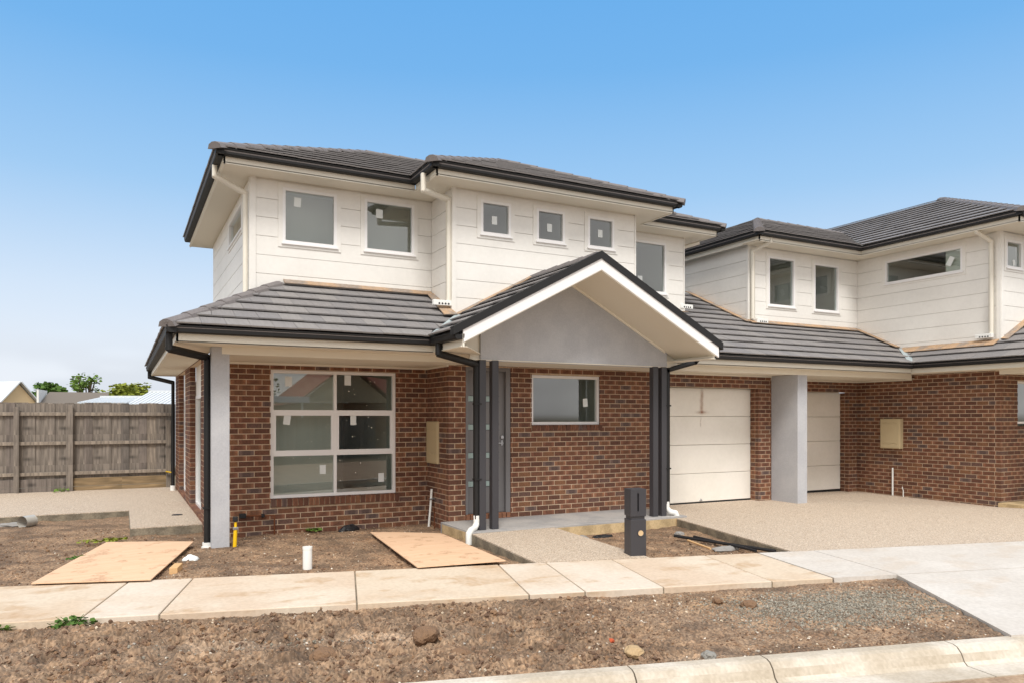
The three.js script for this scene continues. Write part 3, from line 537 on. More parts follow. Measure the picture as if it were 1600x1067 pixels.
// ================================================================== neighbouring house with the garage beside the grey blade wall
{
  const H = thing('townhouse', 'matching brick and weatherboard townhouse stepping forward beyond the grey blade wall', 'townhouse', [17, 0, -11]);
  const bl = [];
  const fG = frame(12.4, 0, zV), fS = frame(xS, 0, zV, LEFT), fW = frame(xS, 0, zW);
  brickWall(H, 'brick_wall', fG, xS - 12.4, -.06, 2.7, [[13.05 - 12.4, 15.6 - 12.4, -.06, 2.39]], bl, { in1: .1 });
  brickWall(H, 'brick_wall', frame(15.6, 0, zV - .34, LEFT), .235, -.06, 2.39, [], bl, { back: .05, in1: .06 });
  brickWall(H, 'brick_wall', fS, zW - zV, -.106, 2.78, [], bl, { endOut: 1, in0: .1 });
  brickWall(H, 'brick_wall', fW, 4, -.02, 2.74, [[.6, 2.2, 1.6, 2.55]], bl, { startOut: 0 });
  layBricks(bl);
  windowUnit(H, frame(0, 0, zW - .05), xS + .6, xS + 2.2, 1.66, 2.55, { arch: 0, room: 2, ceil: 2.66 });
  part(H, 'blade_wall', rbox(12.127, 12.404, -.1, 2.66, -11.352, -10.656, .008), M.render);
  {
    const gd = part(H, 'garage_door', box(13.06, 15.59, .0, 2.45, zV - .3, zV - .262), M.garage);
    for (let i = 0; i < 4; i++) { const y0 = .045 + i * .588; part(gd, 'door_panel', rbox(13.055, 15.594, y0, y0 + .582, zV - .262, zV - .226, .01), M.garage); }
    part(gd, 'bottom_seal', box(13.055, 15.594, -.02, .043, zV - .262, zV - .224), M.rubber);
  }
  { const b = part(H, 'meter_box', rbox(xS - .12, xS + .01, 1.07, 1.762, -11.476, -10.973, .01), M.meter); part(b, 'meter_box_door', rbox(xS - .13, xS - .118, 1.09, 1.742, -11.456, -10.993, .004), M.meter);
    for (const y of [1.64, 1.18]) part(b, 'embossed_rib', tube([[xS - .132, y, -11.42], [xS - .132, y + .03, -11.33], [xS - .132, y, -11.22], [xS - .132, y + .03, -11.12], [xS - .132, y, -11.03]], .006, 6), M.meter); }
  part(H, 'conduit', tube([[xS - .035, .62, -11.213], [xS - .035, -.02, -11.213]], .02, 10), M.pvc);
  part(H, 'tap_stub', tube([[xS - .03, -.05, -10.95], [xS - .03, .12, -10.95], [xS - .06, .16, -10.95], [xS - .06, .2, -10.95]], .012, 8), M.pvc);
  part(H, 'weep_hole', box(xS - .003, xS + .01, .0, .07, -10.6, -10.585), M.rubber);
  // garage beam, ceiling, eaves
  soffit(H, [[12.25, -10.7], [xS, -10.7], [xS, zV - .05], [12.25, zV - .05]], 2.664, 'garage_ceiling');
  part(H, 'beam', box(12.25, 15.76, 2.655, 2.76, -10.76, -10.656), M.trim);
  part(H, 'cornice', [box(12.41, xS, 2.632, 2.662, zV - .002, zV + .03), box(xS - .03, xS + .002, 2.632, 2.662, zV, -10.76)], M.trim);
  const zF = -10.36, yG = 2.95;
  eave(H, [12.25, zF], [15.3, zF], yG, [0, 1]);
  eave(H, [15.32, zF - .02], [15.32, -6.2], yG, [-1, 0]);
  soffit(H, [[12.25, zF], [15.33, zF], [15.33, -10.7], [12.25, -10.7]], 2.757);
  soffit(H, [[15.31, -10.7], [xS + .02, -10.7], [xS + .02, -6.2], [15.31, -6.2]], 2.758);
  part(H, 'porch_beam', box(xS - .1, xS + .02, 2.67, 2.757, zW + .02, -6.2), M.trim);
  soffit(H, [[xS, zW], [19.5, zW], [19.5, -6.2], [xS, -6.2]], 2.68, 'porch_ceiling');
  tileRoof(H, 'lower_roof', frame(0, 2.935, -10.24), .475, 1.95, d => 12.25, d => Math.min(15.92, 15.2 + .913 * d), { single: true });
  const mS = new THREE.Matrix4().makeBasis(V(0, 0, 1), V(0, 1, 0), V(-1, 0, 0)).setPosition(15.2, 2.935, 0);
  tileRoof(H, 'lower_roof', mS, .52, 2.6, d => d < .73 ? -10.24 - d * .95 : zW, d => -6.2, { single: true });
  const fl = (P, t = .015) => part(H, 'flashing', prism(P, t), M.flash), yl = z => 2.965 + .475 * (-10.24 - z), ys = x => 2.965 + .52 * (x - 15.2);
  fl([[12.3, yl(-12.06) + .05, -12.04], [15.9, yl(-12.06) + .05, -12.04], [15.9, yl(zV) + .07, zV + .004], [12.3, yl(zV) + .07, zV + .004]]);
  fl([[15.76, yl(-11.05) + .07, -11.05], [15.915, yl(-11.05) + .07, -11.05], [15.915, yl(-12.1) + .07, -12.1], [15.76, yl(-12.1) + .07, -12.1]]);
  fl([[15.7, ys(15.7) + .05, -8.85], [15.7, ys(15.7) + .05, -10.9], [15.915, ys(15.915) + .06, -10.98], [15.915, ys(15.915) + .06, -8.85]].reverse());
  fl([[15.9, ys(15.9) + .05, -8.68], [17.5, ys(17.5) + .05, -8.68], [17.5, ys(17.5) + .07, zW + .004], [15.9, ys(15.9) + .07, zW + .004]]);
  fl([[12.17, yl(-12.1) + .06, -12.1], [12.31, yl(-12.1) + .06, -12.1], [12.31, yl(-14.1) + .06, -14.1], [12.17, yl(-14.1) + .06, -14.1]]);
  part(H, 'valley_tray', prism([[15.1, 2.99, -10.28], [15.26, 2.99, -10.22], [15.9, 3.34, -10.9], [15.78, 3.36, -10.98]], .01), M.valley);
  // first floor
  boardWall(H, frame(12.32, 0, zV), xS - 12.32, 3.2, 5.61, [[12.92 - 12.32, 13.766 - 12.32, 4.3, 5.425], [14.4 - 12.32, 15.25 - 12.32, 4.285, 5.408]], { cap0: .07 });
  boardWall(H, frame(xS, 0, zV, LEFT), zW - zV, 3.0, 5.61, [[-11.43 - zV, -9.605 - zV, 4.9, 5.445]], { cap1: .09 });
  boardWall(H, frame(xS, 0, zW), 4, 3.0, 5.61, [[.17, .75, 4.86, 5.44]], { cap0: .09 });
  boardWall(H, frame(12.32, 0, -17.7, LEFT), 17.7 + zV, 3.3, 5.75, [], { cap1: .06 });
  const up = { floor: 3.0, ceil: 5.58, room: 3 };
  windowUnit(H, frame(0, 0, zV), 12.92, 13.766, 4.3, 5.425, up); windowUnit(H, frame(0, 0, zV), 14.4, 15.25, 4.285, 5.408, up);
  windowUnit(H, frame(xS, 0, 0, LEFT), -11.43, -9.605, 4.9, 5.445, { ...up, stickers: [[0, .86, .5, .12, .2, -.5]] });
  windowUnit(H, frame(0, 0, zW), xS + .17, xS + .75, 4.86, 5.44, { ...up, room: 1.2, side: .02, stickers: [[0, .6, .18, .1, .12, .2]] });
  const yU = 5.78, zU = -11.7, xU = 15.42;
  eave(H, [12.03, zU], [xU, zU], yU, [0, 1], .12, 0); eave(H, [xU, zU], [xU, -8.08], yU, [-1, 0], 0, .12); eave(H, [xU - .12, -8.2], [20, -8.2], yU, [0, 1], .12, 0);
  eave(H, [12.15, -18], [12.15, zU + .12], yU, [-1, 0], 0, .12);
  soffit(H, [[12.1, zU], [xS + .1, zU], [xS + .1, zV], [12.1, zV]], 5.6); soffit(H, [[xU, -8.2], [xS + .1, -8.2], [xS + .1, zV], [xU, zV]], 5.601); soffit(H, [[xS, -8.2], [20, -8.2], [20, zW], [xS, zW]], 5.602);
  const us = .44, yT = 5.755;
  tileRoof(H, 'upper_roof', frame(0, yT, -11.58), us, 2.6, d => 12.03 + d, d => 15.3 + d);
  tileRoof(H, 'upper_roof', new THREE.Matrix4().makeBasis(V(0, 0, 1), V(0, 1, 0), V(-1, 0, 0)).setPosition(15.3, yT, 0), us, 4.36, d => Math.min(-11.58 - d, -11.58 - 2.6) - (d > 2.6 ? 4 : 0), d => -8.08 - d);
  tileRoof(H, 'upper_roof', frame(0, yT, -8.08), us, 4.36, d => 15.3 + d, d => 24 - d);
  tileRoof(H, 'upper_roof', new THREE.Matrix4().makeBasis(V(0, 0, 1), V(0, 1, 0), V(-1, 0, 0)).setPosition(12.03, yT, 0), us, 2.6, d => -18 + d, d => -11.58 - d);
  caps(H, 'hip_cap', [12.0, yT + .01, -11.56], [14.63, yT + us * 2.6, -14.18]); caps(H, 'ridge_cap', [14.63, yT + us * 2.6, -14.18], [17.9, yT + us * 2.6, -14.18]);
  caps(H, 'hip_cap', [15.28, yT + .01, -8.06], [15.3 + 4.36, yT + us * 4.36, -12.44]);
  part(H, 'valley_tray', prism([[15.24, yT + .03, -11.6], [15.36, yT + .03, -11.52], [16.5, yT + .55, -12.7], [16.4, yT + .55, -12.8]], .01), M.valley);
  part(H, 'downpipe', tube([[12.5, 5.67, -11.72], [12.5, 5.6, -11.72], [12.37, 5.45, -12.11], [12.37, 3.98, -12.11]], .05), M.trim); spreader(H, frame(12.72, 3.93, -12.08));
  part(H, 'downpipe', tube([[15.48, 5.67, -9.05], [15.48, 5.57, -9.05], [15.86, 5.4, -8.98], [15.86, 3.5, -8.98]], .05), M.trim); spreader(H, frame(15.84, 3.47, -9.0, LEFT));
}

// ------------------------------------------------------------------ ground, paths, road
function soilH(x, z) {
  const D = x * SP - z * CP;
  let h = -.045;
  h = lerp(h, .0, step(3, .6, x) * step(-12, -10.6, z));                       // left yard lies a little higher
  h = lerp(h, .02, Math.exp(-((x - 1.2) ** 2 + (z + 10.9) ** 2) / .35));
  h = lerp(h, -.1, step(3.8, 4.8, x));
  h = lerp(h, -.08, step(-11.7, -12.2, z) * step(1.2, 1.6, x));
  h = lerp(h, -.015, step(9.5, 8.95, D) * step(4.6, 3.6, x));
  h = lerp(h, .0, step(-12.6, -13.2, z) * step(1.2, .9, x) * .5);
  const n = fbm(x * 1.3 + 5, z * 1.3, 4) - .5, f = fbm(x * 9, z * 9, 3, 4) - .5, g = fbm(x * 28, z * 28, 2, 8) - .5;
  return h + n * .06 + f * .03 + g * .016;
}
function stripH(s, D) {
  const n = fbm(s * 1.1 + 40, D * 1.1, 4) - .5, r = Math.abs(fbm(s * 4.5, D * 4.5, 4, 3) - .5), g = fbm(s * 18, D * 18, 3, 6) - .5, k = fbm(s * 50, D * 50, 2, 9) - .5;
  const flat = step(1.6, 3.2, s);                                              // smoother and finer toward the driveway
  const ed = step(5.12, 5.3, D);
  return lerp(-.04, -.055, ed) + ed * (n * .06 + lerp(.05 - r * .26, .01, flat * .75) * step(7.32, 7.05, D) + g * lerp(.085, .03, flat) * step(7.36, 7.2, D) + k * lerp(.03, .014, flat)) + (1 - ed) * k * .01;
}
function sheet(name, label, nu, nv, P, tint, mat) {
  const g = new THREE.PlaneGeometry(1, 1, nu, nv), p = g.attributes.position, uv = g.attributes.uv, c = new Float32Array(p.count * 3);
  for (let i = 0; i < p.count; i++) { const q = P(uv.getX(i), uv.getY(i)); p.setXYZ(i, q.x, q.y, q.z); const t = tint(q.x, q.z); c.set(t, i * 3); }
  for (let i = 0; i < p.count; i++) uv.setXY(i, p.getX(i), p.getZ(i));
  g.setAttribute('color', new THREE.BufferAttribute(c, 3)); g.computeVertexNormals();
  const m = new THREE.Mesh(g, mat); m.name = name; m.userData = { kind: 'structure', label }; m.castShadow = m.receiveShadow = true; scene.add(m); return m;
}
{
  const g = new THREE.Mesh(new THREE.PlaneGeometry(700, 700).rotateX(-Math.PI / 2), M.ground); g.position.y = -.35; g.name = 'ground'; g.userData = { kind: 'structure', label: 'bare brown ground stretching away around the houses' }; g.receiveShadow = true; scene.add(g);
  // dyes of the soil: grey cement spill, orange clay, pale sand
  const spot = (x, z, cx, cz, r, e = 1) => { const a = st(cx, cz); const dx = x - a.x, dz = z - a.z, u = dx * CP + dz * SP, w = dx * SP - dz * CP; return Math.exp(-(u * u / (r * r * e * e) + w * w / (r * r))); };
  const stripTint = (x, z) => {
    const n = fbm(x * 5, z * 5, 4, 2), n2 = fbm(x * 16, z * 16, 3, 5); let c = [1.02, 1, .97].map(q => q * (.86 + .3 * n));
    const cem = clamp(1.5 * step(.35, .6, n2 + .18) * Math.max(spot(x, z, 4.75, 6.35, .55, 2), spot(x, z, -.9, 6.25, .16, 3.6), spot(x, z, .2, 6.2, .16, 3), spot(x, z, -2.6, 6.2, .3, 1), spot(x, z, 2.7, 5.25, .1, 2)));
    c = mix3(c, [1.5, 1.56, 1.62], cem * .8);
    c = mix3(c, [1.35, 1.2, 1.0], .25 * step(.5, .68, n) * step(1, 3.5, x));
    return mix3(c, [1.75, 1.6, 1.3], .6 * spot(x, z, 3.75, 6.75, .3, 1.6) * step(.4, .55, n2 + .1));
  };
  const yardTint = (x, z) => { const n = fbm(x * 3, z * 3, 4, 7), n2 = fbm(x * 10, z * 10, 3, 3); let c = [1.02, .98, .92].map(q => q * (.85 + .35 * n)); c = mix3(c, [1.3, 1.04, .82], .35 * step(.52, .7, n) * step(1.5, 3, x)); c = mix3(c, [1.7, 1.6, 1.5], .55 * step(.66, .74, n2) * step(1, 1.6, x)); return mix3(c, [.9, .9, .98], .5 * Math.exp(-((x - 1.7) ** 2 / .25 + (z + 9.3) ** 2 / .05))); };
  sheet('front_yard', 'bare soil front yard between house and footpath', 420, 190, (u, v) => { const q = st(lerp(-7, 9, u), lerp(8.86, 16.5, v)); q.y = soilH(q.x, q.z); return q; }, yardTint, M.soil);
  sheet('side_yard', 'bare soil beside the concrete side path', 30, 60, (u, v) => { const q = V(lerp(-9, 1.1, u), 0, lerp(-21, -15.8, v)); q.y = -.03 + (fbm(q.x, q.z, 3) - .5) * .06; return q; }, yardTint, M.soil);
  sheet('nature_strip', 'rough cloddy soil verge between footpath and kerb', 560, 130, (u, v) => { const D = lerp(5.1, 7.34, v), hi = Math.min(6.2, 5.36 + (D - 5.08) * .348); const s = lerp(-7, hi, u); const q = st(s, D); q.y = stripH(s, D); return q; }, stripTint, M.soil);
  // footpath panels
  const fp = structure('footpath', 'tan concrete footpath in panels'), J = [-7, -5.2, -4.1, -2.31, -1.655, .115, 1.831, 2.428, 3.3, 4.58, 5.34];
  for (let i = 0; i + 1 < J.length; i++) part(fp, 'path_panel', rbox(J[i] + .006, J[i + 1] - .006, -.12, 0, -8.9, -7.335, .012, frame(0, 0, 0, STREET)), M.pathTan[(i * 2 + (i > 6 ? 1 : 0)) % 3]);
  part(fp, 'joint_bed', box(-7, 5.34, -.13, -.018, -8.89, -7.345, frame(0, 0, 0, STREET)), M.slabSide);
  // crossover and driveway
  const cr = structure('crossover', 'pale grey concrete driveway crossover');
  const poly = (pts, y0, y1) => { const g = extr(pts.map(p => { const q = st(p[0], p[1]); return [q.x, -q.z]; }), y1 - y0, new THREE.Matrix4().makeRotationX(-Math.PI / 2)); g.translate(0, y0, 0); return g; };
  part(cr, 'concrete_panel', poly([[5.35, 8.9], [5.35, 7.335], [6.165, 7.335], [6.165, 8.9]], -.12, .001), M.pathGrey);
  part(cr, 'concrete_panel', poly([[6.177, 8.9], [6.177, 7.345], [13, 7.345], [13, 8.9]], -.12, .001), M.pathGrey);
  part(cr, 'concrete_panel', poly([[6.164, 7.335], [5.375, 5.09], [13, 5.09], [13, 7.335]], -.12, -.002), M.pathGrey);
  // driveway: a sheet that falls from the garages to the footpath
  const dr = structure('driveway', 'exposed aggregate driveway');
  {
    const a = st(5.84, 8.905), b = st(14, 8.905), T = [[8.5, .045, -10.06], [8.76, .05, -10.4], [8.76, .06, -11.7], [12.1, .055, -11.7], [12.3, .02, -12.5], [15.95, -.015, -12.5], [15.95, -.03, -10.8], [15.95, -.045, -8.85], [19, -.05, -8.85], [b.x + 3, -.01, b.z + .6], [b.x, 0.004, b.z], [a.x, 0.004, a.z]];
    const sh = THREE.ShapeUtils.triangulateShape(T.map(p => new THREE.Vector2(p[0], -p[2])), []), q = [];
    for (const f of sh) { const [A, B, C] = f.map(i => V(...T[i])); const n = B.clone().sub(A).cross(C.clone().sub(A)); n.y > 0 ? q.push(A, B, C) : q.push(A, C, B); }
    for (let i = 0; i < T.length; i++) { const A = V(...T[i]), B = V(...T[(i + 1) % T.length]), C = B.clone().setY(-.3), D = A.clone().setY(-.3); q.push(A, D, C, A, C, B); }
    const g = new THREE.BufferGeometry().setFromPoints(q); g.computeVertexNormals(); g.setAttribute('uv', new THREE.BufferAttribute(new Float32Array(q.length * 2), 2)); part(dr, 'aggregate_slab', g, M.agg);
    part(dr, 'slab_edge', prism([[8.494, .03, -10.05], [a.x - .006, -.012, a.z], [a.x - .006, -.3, a.z], [8.494, -.3, -10.05]].reverse(), .004), M.slabSide);
  }
  // entry path and porch slab, side slabs
  const pa = structure('entry_path', 'exposed aggregate entry path');
  { const a = st(2.3, 8.905), b = st(3.81, 8.905); const Q = [[4.62, .06, -10.09], [6.04, .06, -10.09], [b.x, .004, b.z], [a.x, .004, a.z]]; part(pa, 'aggregate_slab', prism([Q[3], Q[2], Q[1], Q[0]], .13), M.agg);
    part(pa, 'slab_edge', prism([[4.615, .045, -10.09], [a.x - .006, -.012, a.z], [a.x - .006, -.2, a.z], [4.615, -.2, -10.09]].reverse(), .004), M.slabSide); }
  const po = structure('porch', 'smooth grey concrete porch slab');
  part(po, 'porch_slab', rbox(4.64, 8.76, -.25, .075, zB - .02, -10.1, .008), M.conc);
  part(po, 'slab_edge', [box(4.65, 8.755, -.25, .045, -10.1, -10.094), box(4.632, 4.64, -.25, .045, -11.3, -10.1)], M.slabEdge);
  const si = structure('side_path', 'exposed aggregate slabs beside the house');
  part(si, 'aggregate_slab', box(.115, 1.15, -.04, .095, -15.3, -12.83), M.agg); part(si, 'slab_edge', [box(.112, 1.14, -.12, .08, -12.83, -12.824), box(.108, .115, -.12, .08, -15.25, -12.83)], M.slabSide);
  part(si, 'aggregate_slab', box(-9, 1.15, -.04, .094, -19.97, -15.3), M.agg); part(si, 'slab_edge', box(-9, .115, -.12, .08, -15.3, -15.293), M.slabSide);
  { const g = new THREE.CylinderGeometry(.09, .09, .006, 18); g.translate(.85, .098, -14.2); part(si, 'drain_grate', ni(g), M.rubber); }
  part(structure('neighbour_porch', 'porch slab of the neighbouring house'), 'porch_slab', [rbox(xS - .15, 20, -.2, .06, -8.8, -6.4, .01)], M.slabEdge);
  // kerb and channel
  const ke = structure('kerb', 'concrete kerb and channel'), K = [-7, -4.9, -2.7, -.3, 2.02, 3.1, 4.76, 7.2, 9.6, 12];
  for (let i = 0; i + 1 < K.length; i++) {
    const s = new THREE.Shape([[-5.13, -.3], [-5.13, -.02], [-5.04, -.02], [-5.0, -.032], [-4.96, -.07], [-4.93, -.128], [-4.9, -.15], [-4.64, -.142], [-4.64, -.3]].map(p => new THREE.Vector2(...p)));
    const g = new THREE.ExtrudeGeometry(s, { depth: K[i + 1] - K[i] - .012, bevelEnabled: false }); g.rotateY(Math.PI / 2); g.scale(1, 1, 1);
    // shape x -> -z(D), extrusion -> +s
    const m = new THREE.Matrix4().set(1, 0, 0, K[i] + .006, 0, 1, 0, 0, 0, 0, -1, 0, 0, 0, 0, 1); g.applyMatrix4(m);
    const p = g.attributes.position, n = g.attributes.normal; let gg = ni(g);
    // mirrored: flip winding
    for (const at of ['position', 'normal', 'uv']) { const q = gg.attributes[at], z = q.itemSize; for (let t = 0; t < q.count; t += 3) for (let c = 0; c < z; c++) { const w = q.array[(t + 1) * z + c]; q.array[(t + 1) * z + c] = q.array[(t + 2) * z + c]; q.array[(t + 2) * z + c] = w; } }
    gg.applyMatrix4(frame(0, 0, 0, STREET)); gg.computeVertexNormals(); part(ke, 'kerb_section', gg, M.kerb);
  }
  const rd = new THREE.Mesh(metric(ni(new THREE.BoxGeometry(60, .1, 9.2).translate(0, -.2, -.05).applyMatrix4(frame(0, 0, 0, STREET)))), M.road); rd.name = 'road'; rd.userData = { kind: 'structure', label: 'dusty brown road in front of the kerb' }; rd.receiveShadow = true; scene.add(rd);
}

// ------------------------------------------------------------------ letterbox
{
  const b = gp(998, 869, 0), L = thing('letterbox', 'charcoal pillar letterbox with vertical mail slot and round newspaper hole', 'letterbox', [b.x, 0, b.z]);
  const m = frame(b.x, 0, b.z, STREET + .03), w = .108;
  const low = part(L, 'pillar', rbox(-w, w, -.08, .475, -2 * w, 0, .006, m), M.char);
  part(L, 'neck', box(-w + .016, w - .016, .475, .515, -2 * w + .016, -.016, m), M.char);
  // the box with a slot cut through the front
  const hd = part(L, 'letter_box', [rbox(-w, -.016, .515, .86, -.03, 0, .004, m), rbox(.006, w, .515, .86, -.03, 0, .004, m), box(-.016, .006, .515, .58, -.03, -.001, m), box(-.016, .006, .815, .86, -.03, -.001, m), rbox(-w, w, .515, .86, -2 * w, -.03, .006, m)], M.char);
  part(hd, 'mail_slot', box(-.016, .006, .58, .815, -.03, -.029, m), M.rubber);
  part(hd, 'lid', rbox(-w, w, .86, .868, -2 * w, 0, .003, m), M.char);
  const h = new THREE.CylinderGeometry(.04, .04, .01, 24); h.rotateX(Math.PI / 2); h.translate(.03, .3, .0); h.applyMatrix4(m); part(low, 'newspaper_hole', ni(h), M.tan);
  const r = new THREE.TorusGeometry(.041, .005, 8, 24); r.translate(.03, .3, .004); r.applyMatrix4(m); part(low, 'hole_rim', ni(r), M.char);
}
// ------------------------------------------------------------------ timber paling fence
{
  const Fn = thing('paling_fence', 'weathered grey timber paling fence behind the side path', 'fence', [-1, .1, -20.05]);
  for (let i = 0; i < 38; i++) { const x = -6.1 + i * .19, top = 2.13 + rr(-.025, .02), lap = i % 2; part(Fn, 'paling', box(x - (lap ? .035 : 0), x + (lap ? .225 : .17), .38, top, -20.05 - lap * .018, -20.033 - lap * .018), M.wood[Math.floor(rnd() * 4)]); }
  for (const y of [1.87, 1.2, .5]) part(Fn, 'rail', rbox(-6.1, 1.1, y - .04, y + .04, -20.03, -19.98, .006), M.wood[2]);
  for (const [x, w, h] of [[-4.6, .1, 2.05], [-2.1, .1, 2.03], [-1.07, .13, 2.08], [1.0, .1, 1.72]]) part(Fn, 'post', rbox(x - w / 2, x + w / 2, -.1, h, -19.99, -19.89, .006), M.wood[x > .5 ? 2 : 0]);
  for (const [y0, y1] of [[.0, .19], [.2, .385]]) { part(Fn, 'plinth_board', box(-6.1, -1.0, y0, y1, -20.03, -19.985), M.wood[1]); part(Fn, 'plinth_board', box(-1.0, 1.1, y0, y1, -20.025, -19.975), M.sleeper); }
  solo('marker_tape', 'yellow tape tied between fence post and downpipe', 'tape', tube([[.95, .48, -19.88], [1.06, .5, -19.1]], .02, 4), M.yellow, [1, .48, -19.5]);
}
// ------------------------------------------------------------------ sheets of ply and loose timber
function plySheet(label, pts, lift) {
  // corners in photo order; the sheet sags a little over the ground
  const n = 10, top = [], P = (u, v) => { const a = pts[0].clone().lerp(pts[1], v), b = pts[3].clone().lerp(pts[2], v), q = a.lerp(b, u); q.y = Math.max(q.y, soilH(q.x, q.z) + .012) * .4 + q.y * .6 + lift * Math.sin(u * 3.1) * Math.sin(v * 2.6); return q; };
  const g = new THREE.BoxGeometry(1, 1, 1, n, 1, n).toNonIndexed(), p = g.attributes.position;
  for (let i = 0; i < p.count; i++) { const q = P(p.getX(i) + .5, p.getZ(i) + .5); p.setXYZ(i, q.x, q.y + (p.getY(i) > 0 ? .012 : 0), q.z); }
  g.computeVertexNormals(); const c = pts[0].clone().lerp(pts[2], .5);
  return solo('plywood_sheet', label, 'plywood', g, M.ply, [c.x, c.y, c.z]);
}
plySheet('mud-stained plywood sheet on soil beside the grey column', [gp(48, 911, .03), gp(165, 848, .03), gp(302, 848, .06), gp(235, 905, .03)].map((p, i) => (p.y = [.02, .03, .07, .02][i], p)), .01);
plySheet('orange plywood sheet lying beside the entry path', [gp(652, 887, .02), gp(578, 830, .02), gp(690, 830, .02), gp(790, 878, .02)].map((p, i) => (p.y = [.02, .0, -.02, .03][i], p)), .01);
{ const p = gp(270, 896, 0), y = soilH(p.x, p.z); solo('timber_offcut', 'short pine offcut lying on soil next to the plywood', 'timber', rbox(-.045, .045, y - .005, y + .07, -.3, 0, .004, frame(p.x, 0, p.z, -.25)), M.pine, [p.x, y, p.z]); }
// pipes standing in the yard
{ const p = gp(480, 887, 0), y = soilH(p.x, p.z), T = thing('drain_stub', 'white plastic drain pipe stub standing in the yard soil', 'pipe', [p.x, y, p.z]);
  part(T, 'pipe', ni(new THREE.CylinderGeometry(.055, .055, .3, 20, 1, true).translate(p.x, y + .11, p.z)), Object.assign(M.pvc.clone(), { side: THREE.DoubleSide })); part(T, 'cap', ni(new THREE.CylinderGeometry(.058, .058, .03, 20).translate(p.x, y + .255, p.z)), M.pvc); }
{ const x = 1.37, z = -10.83, y = soilH(x, z), T = thing('gas_riser', 'yellow sleeved gas riser pipe beside the grey column', 'pipe', [x, y, z]);
  part(T, 'sleeve', tube([[x, y - .05, z], [x + .012, .25, z]], .026, 12), M.yellow); part(T, 'upper_sleeve', tube([[x + .012, .26, z], [x + .014, .36, z]], .018, 12), M.yellow); part(T, 'fitting', rbox(x - .022, x + .045, .25, .29, z - .03, z + .03, .006), M.metal); part(T, 'valve', rbox(x - .02, x + .04, .36, .43, z - .03, z + .03, .008), M.rubber); }
{ const a = gp(42, 820, 0); const T = thing('pipe_offcut', 'short grey pipe offcut lying in the side yard soil', 'pipe', [a.x, 0, a.z]);
  const g = new THREE.CylinderGeometry(.1, .1, .22, 20, 1, true); g.rotateZ(Math.PI / 2); g.rotateY(.9); g.translate(a.x, .06, a.z); part(T, 'pipe', ni(g), Object.assign(M.pvc.clone(), { side: THREE.DoubleSide, color: new THREE.Color(0xb9b6ae) })); }
// crumpled film and rubbish
function crumple(name, label, category, x, z, sx, sz, h, mat, sd) {
  const y = soilH(x, z), g = new THREE.SphereGeometry(1, 16, 10).toNonIndexed(), p = g.attributes.position;
  for (let i = 0; i < p.count; i++) { const X = p.getX(i), Y = p.getY(i), Z = p.getZ(i), k = .55 + .8 * fbm(X * 2.5 + sd, Z * 2.5, 3, Y * 2 + sd); p.setXYZ(i, x + X * k * sx, y + Math.max(-.01, Y * k * h), z + Z * k * sz); }
  g.computeVertexNormals(); return solo(name, label, category, g, mat, [x, y, z], undefined);
}
{ const p = (u, v) => gp(u, v, -.03);
  let q = p(298, 878); crumple('plastic_film', 'crumpled white plastic scrap on soil near the column', 'plastic', q.x, q.z, .1, .08, .06, M.paper, 1);
  q = p(20, 822); crumple('plastic_film', 'grey plastic film beside the pipe offcut', 'plastic', q.x, q.z, .22, .12, .05, M.fabric, 2);
  q = p(545, 820); crumple('drain_mat', 'black plastic lump against the brick wall under the big window', 'plastic', 3.33, -12.16, .17, .09, .12, M.rubber, 3);
  q = p(905, 835); crumple('fabric_scrap', 'torn grey membrane scrap beside the entry path', 'membrane', q.x, q.z, .2, .1, .06, M.fabric, 4);
  q = p(940, 832); crumple('fabric_scrap', 'dark torn membrane lying against the porch slab edge', 'membrane', q.x, q.z + .02, .2, .08, .05, M.rubber, 5);
  q = p(1062, 828); crumple('fabric_scrap', 'small grey membrane scrap at the driveway corner', 'membrane', q.x, q.z, .09, .07, .06, M.fabric, 6);
  q = p(1135, 852); crumple('fabric_scrap', 'pale torn membrane heap beside the black strips', 'membrane', q.x, q.z, .26, .1, .05, M.fabric, 7);
  const a = p(1055, 838), b = p(1215, 860), c = p(1085, 838), d = p(1190, 862);
  solo('rubber_strip', 'long black plastic strip lying beside the driveway edge', 'strip', tube([[a.x, -.02, a.z], [lerp(a.x, b.x, .5), -.03, lerp(a.z, b.z, .5) + .05], [b.x - .05, -.03, b.z]], .03), M.rubber, [a.x, -.03, a.z]);
  solo('rubber_strip', 'shorter black strip crossing the soil by the driveway', 'strip', tube([[c.x, -.03, c.z], [d.x, -.03, d.z - .1]], .022), M.rubber, [c.x, -.03, c.z]);
  const e = p(1075, 845), f = p(1110, 858); solo('timber_lath', 'thin pale timber lath lying across the black strips', 'timber', tube([[e.x, -.02, e.z], [f.x, -.02, f.z]], .016), M.pine, [e.x, -.03, e.z]);
}
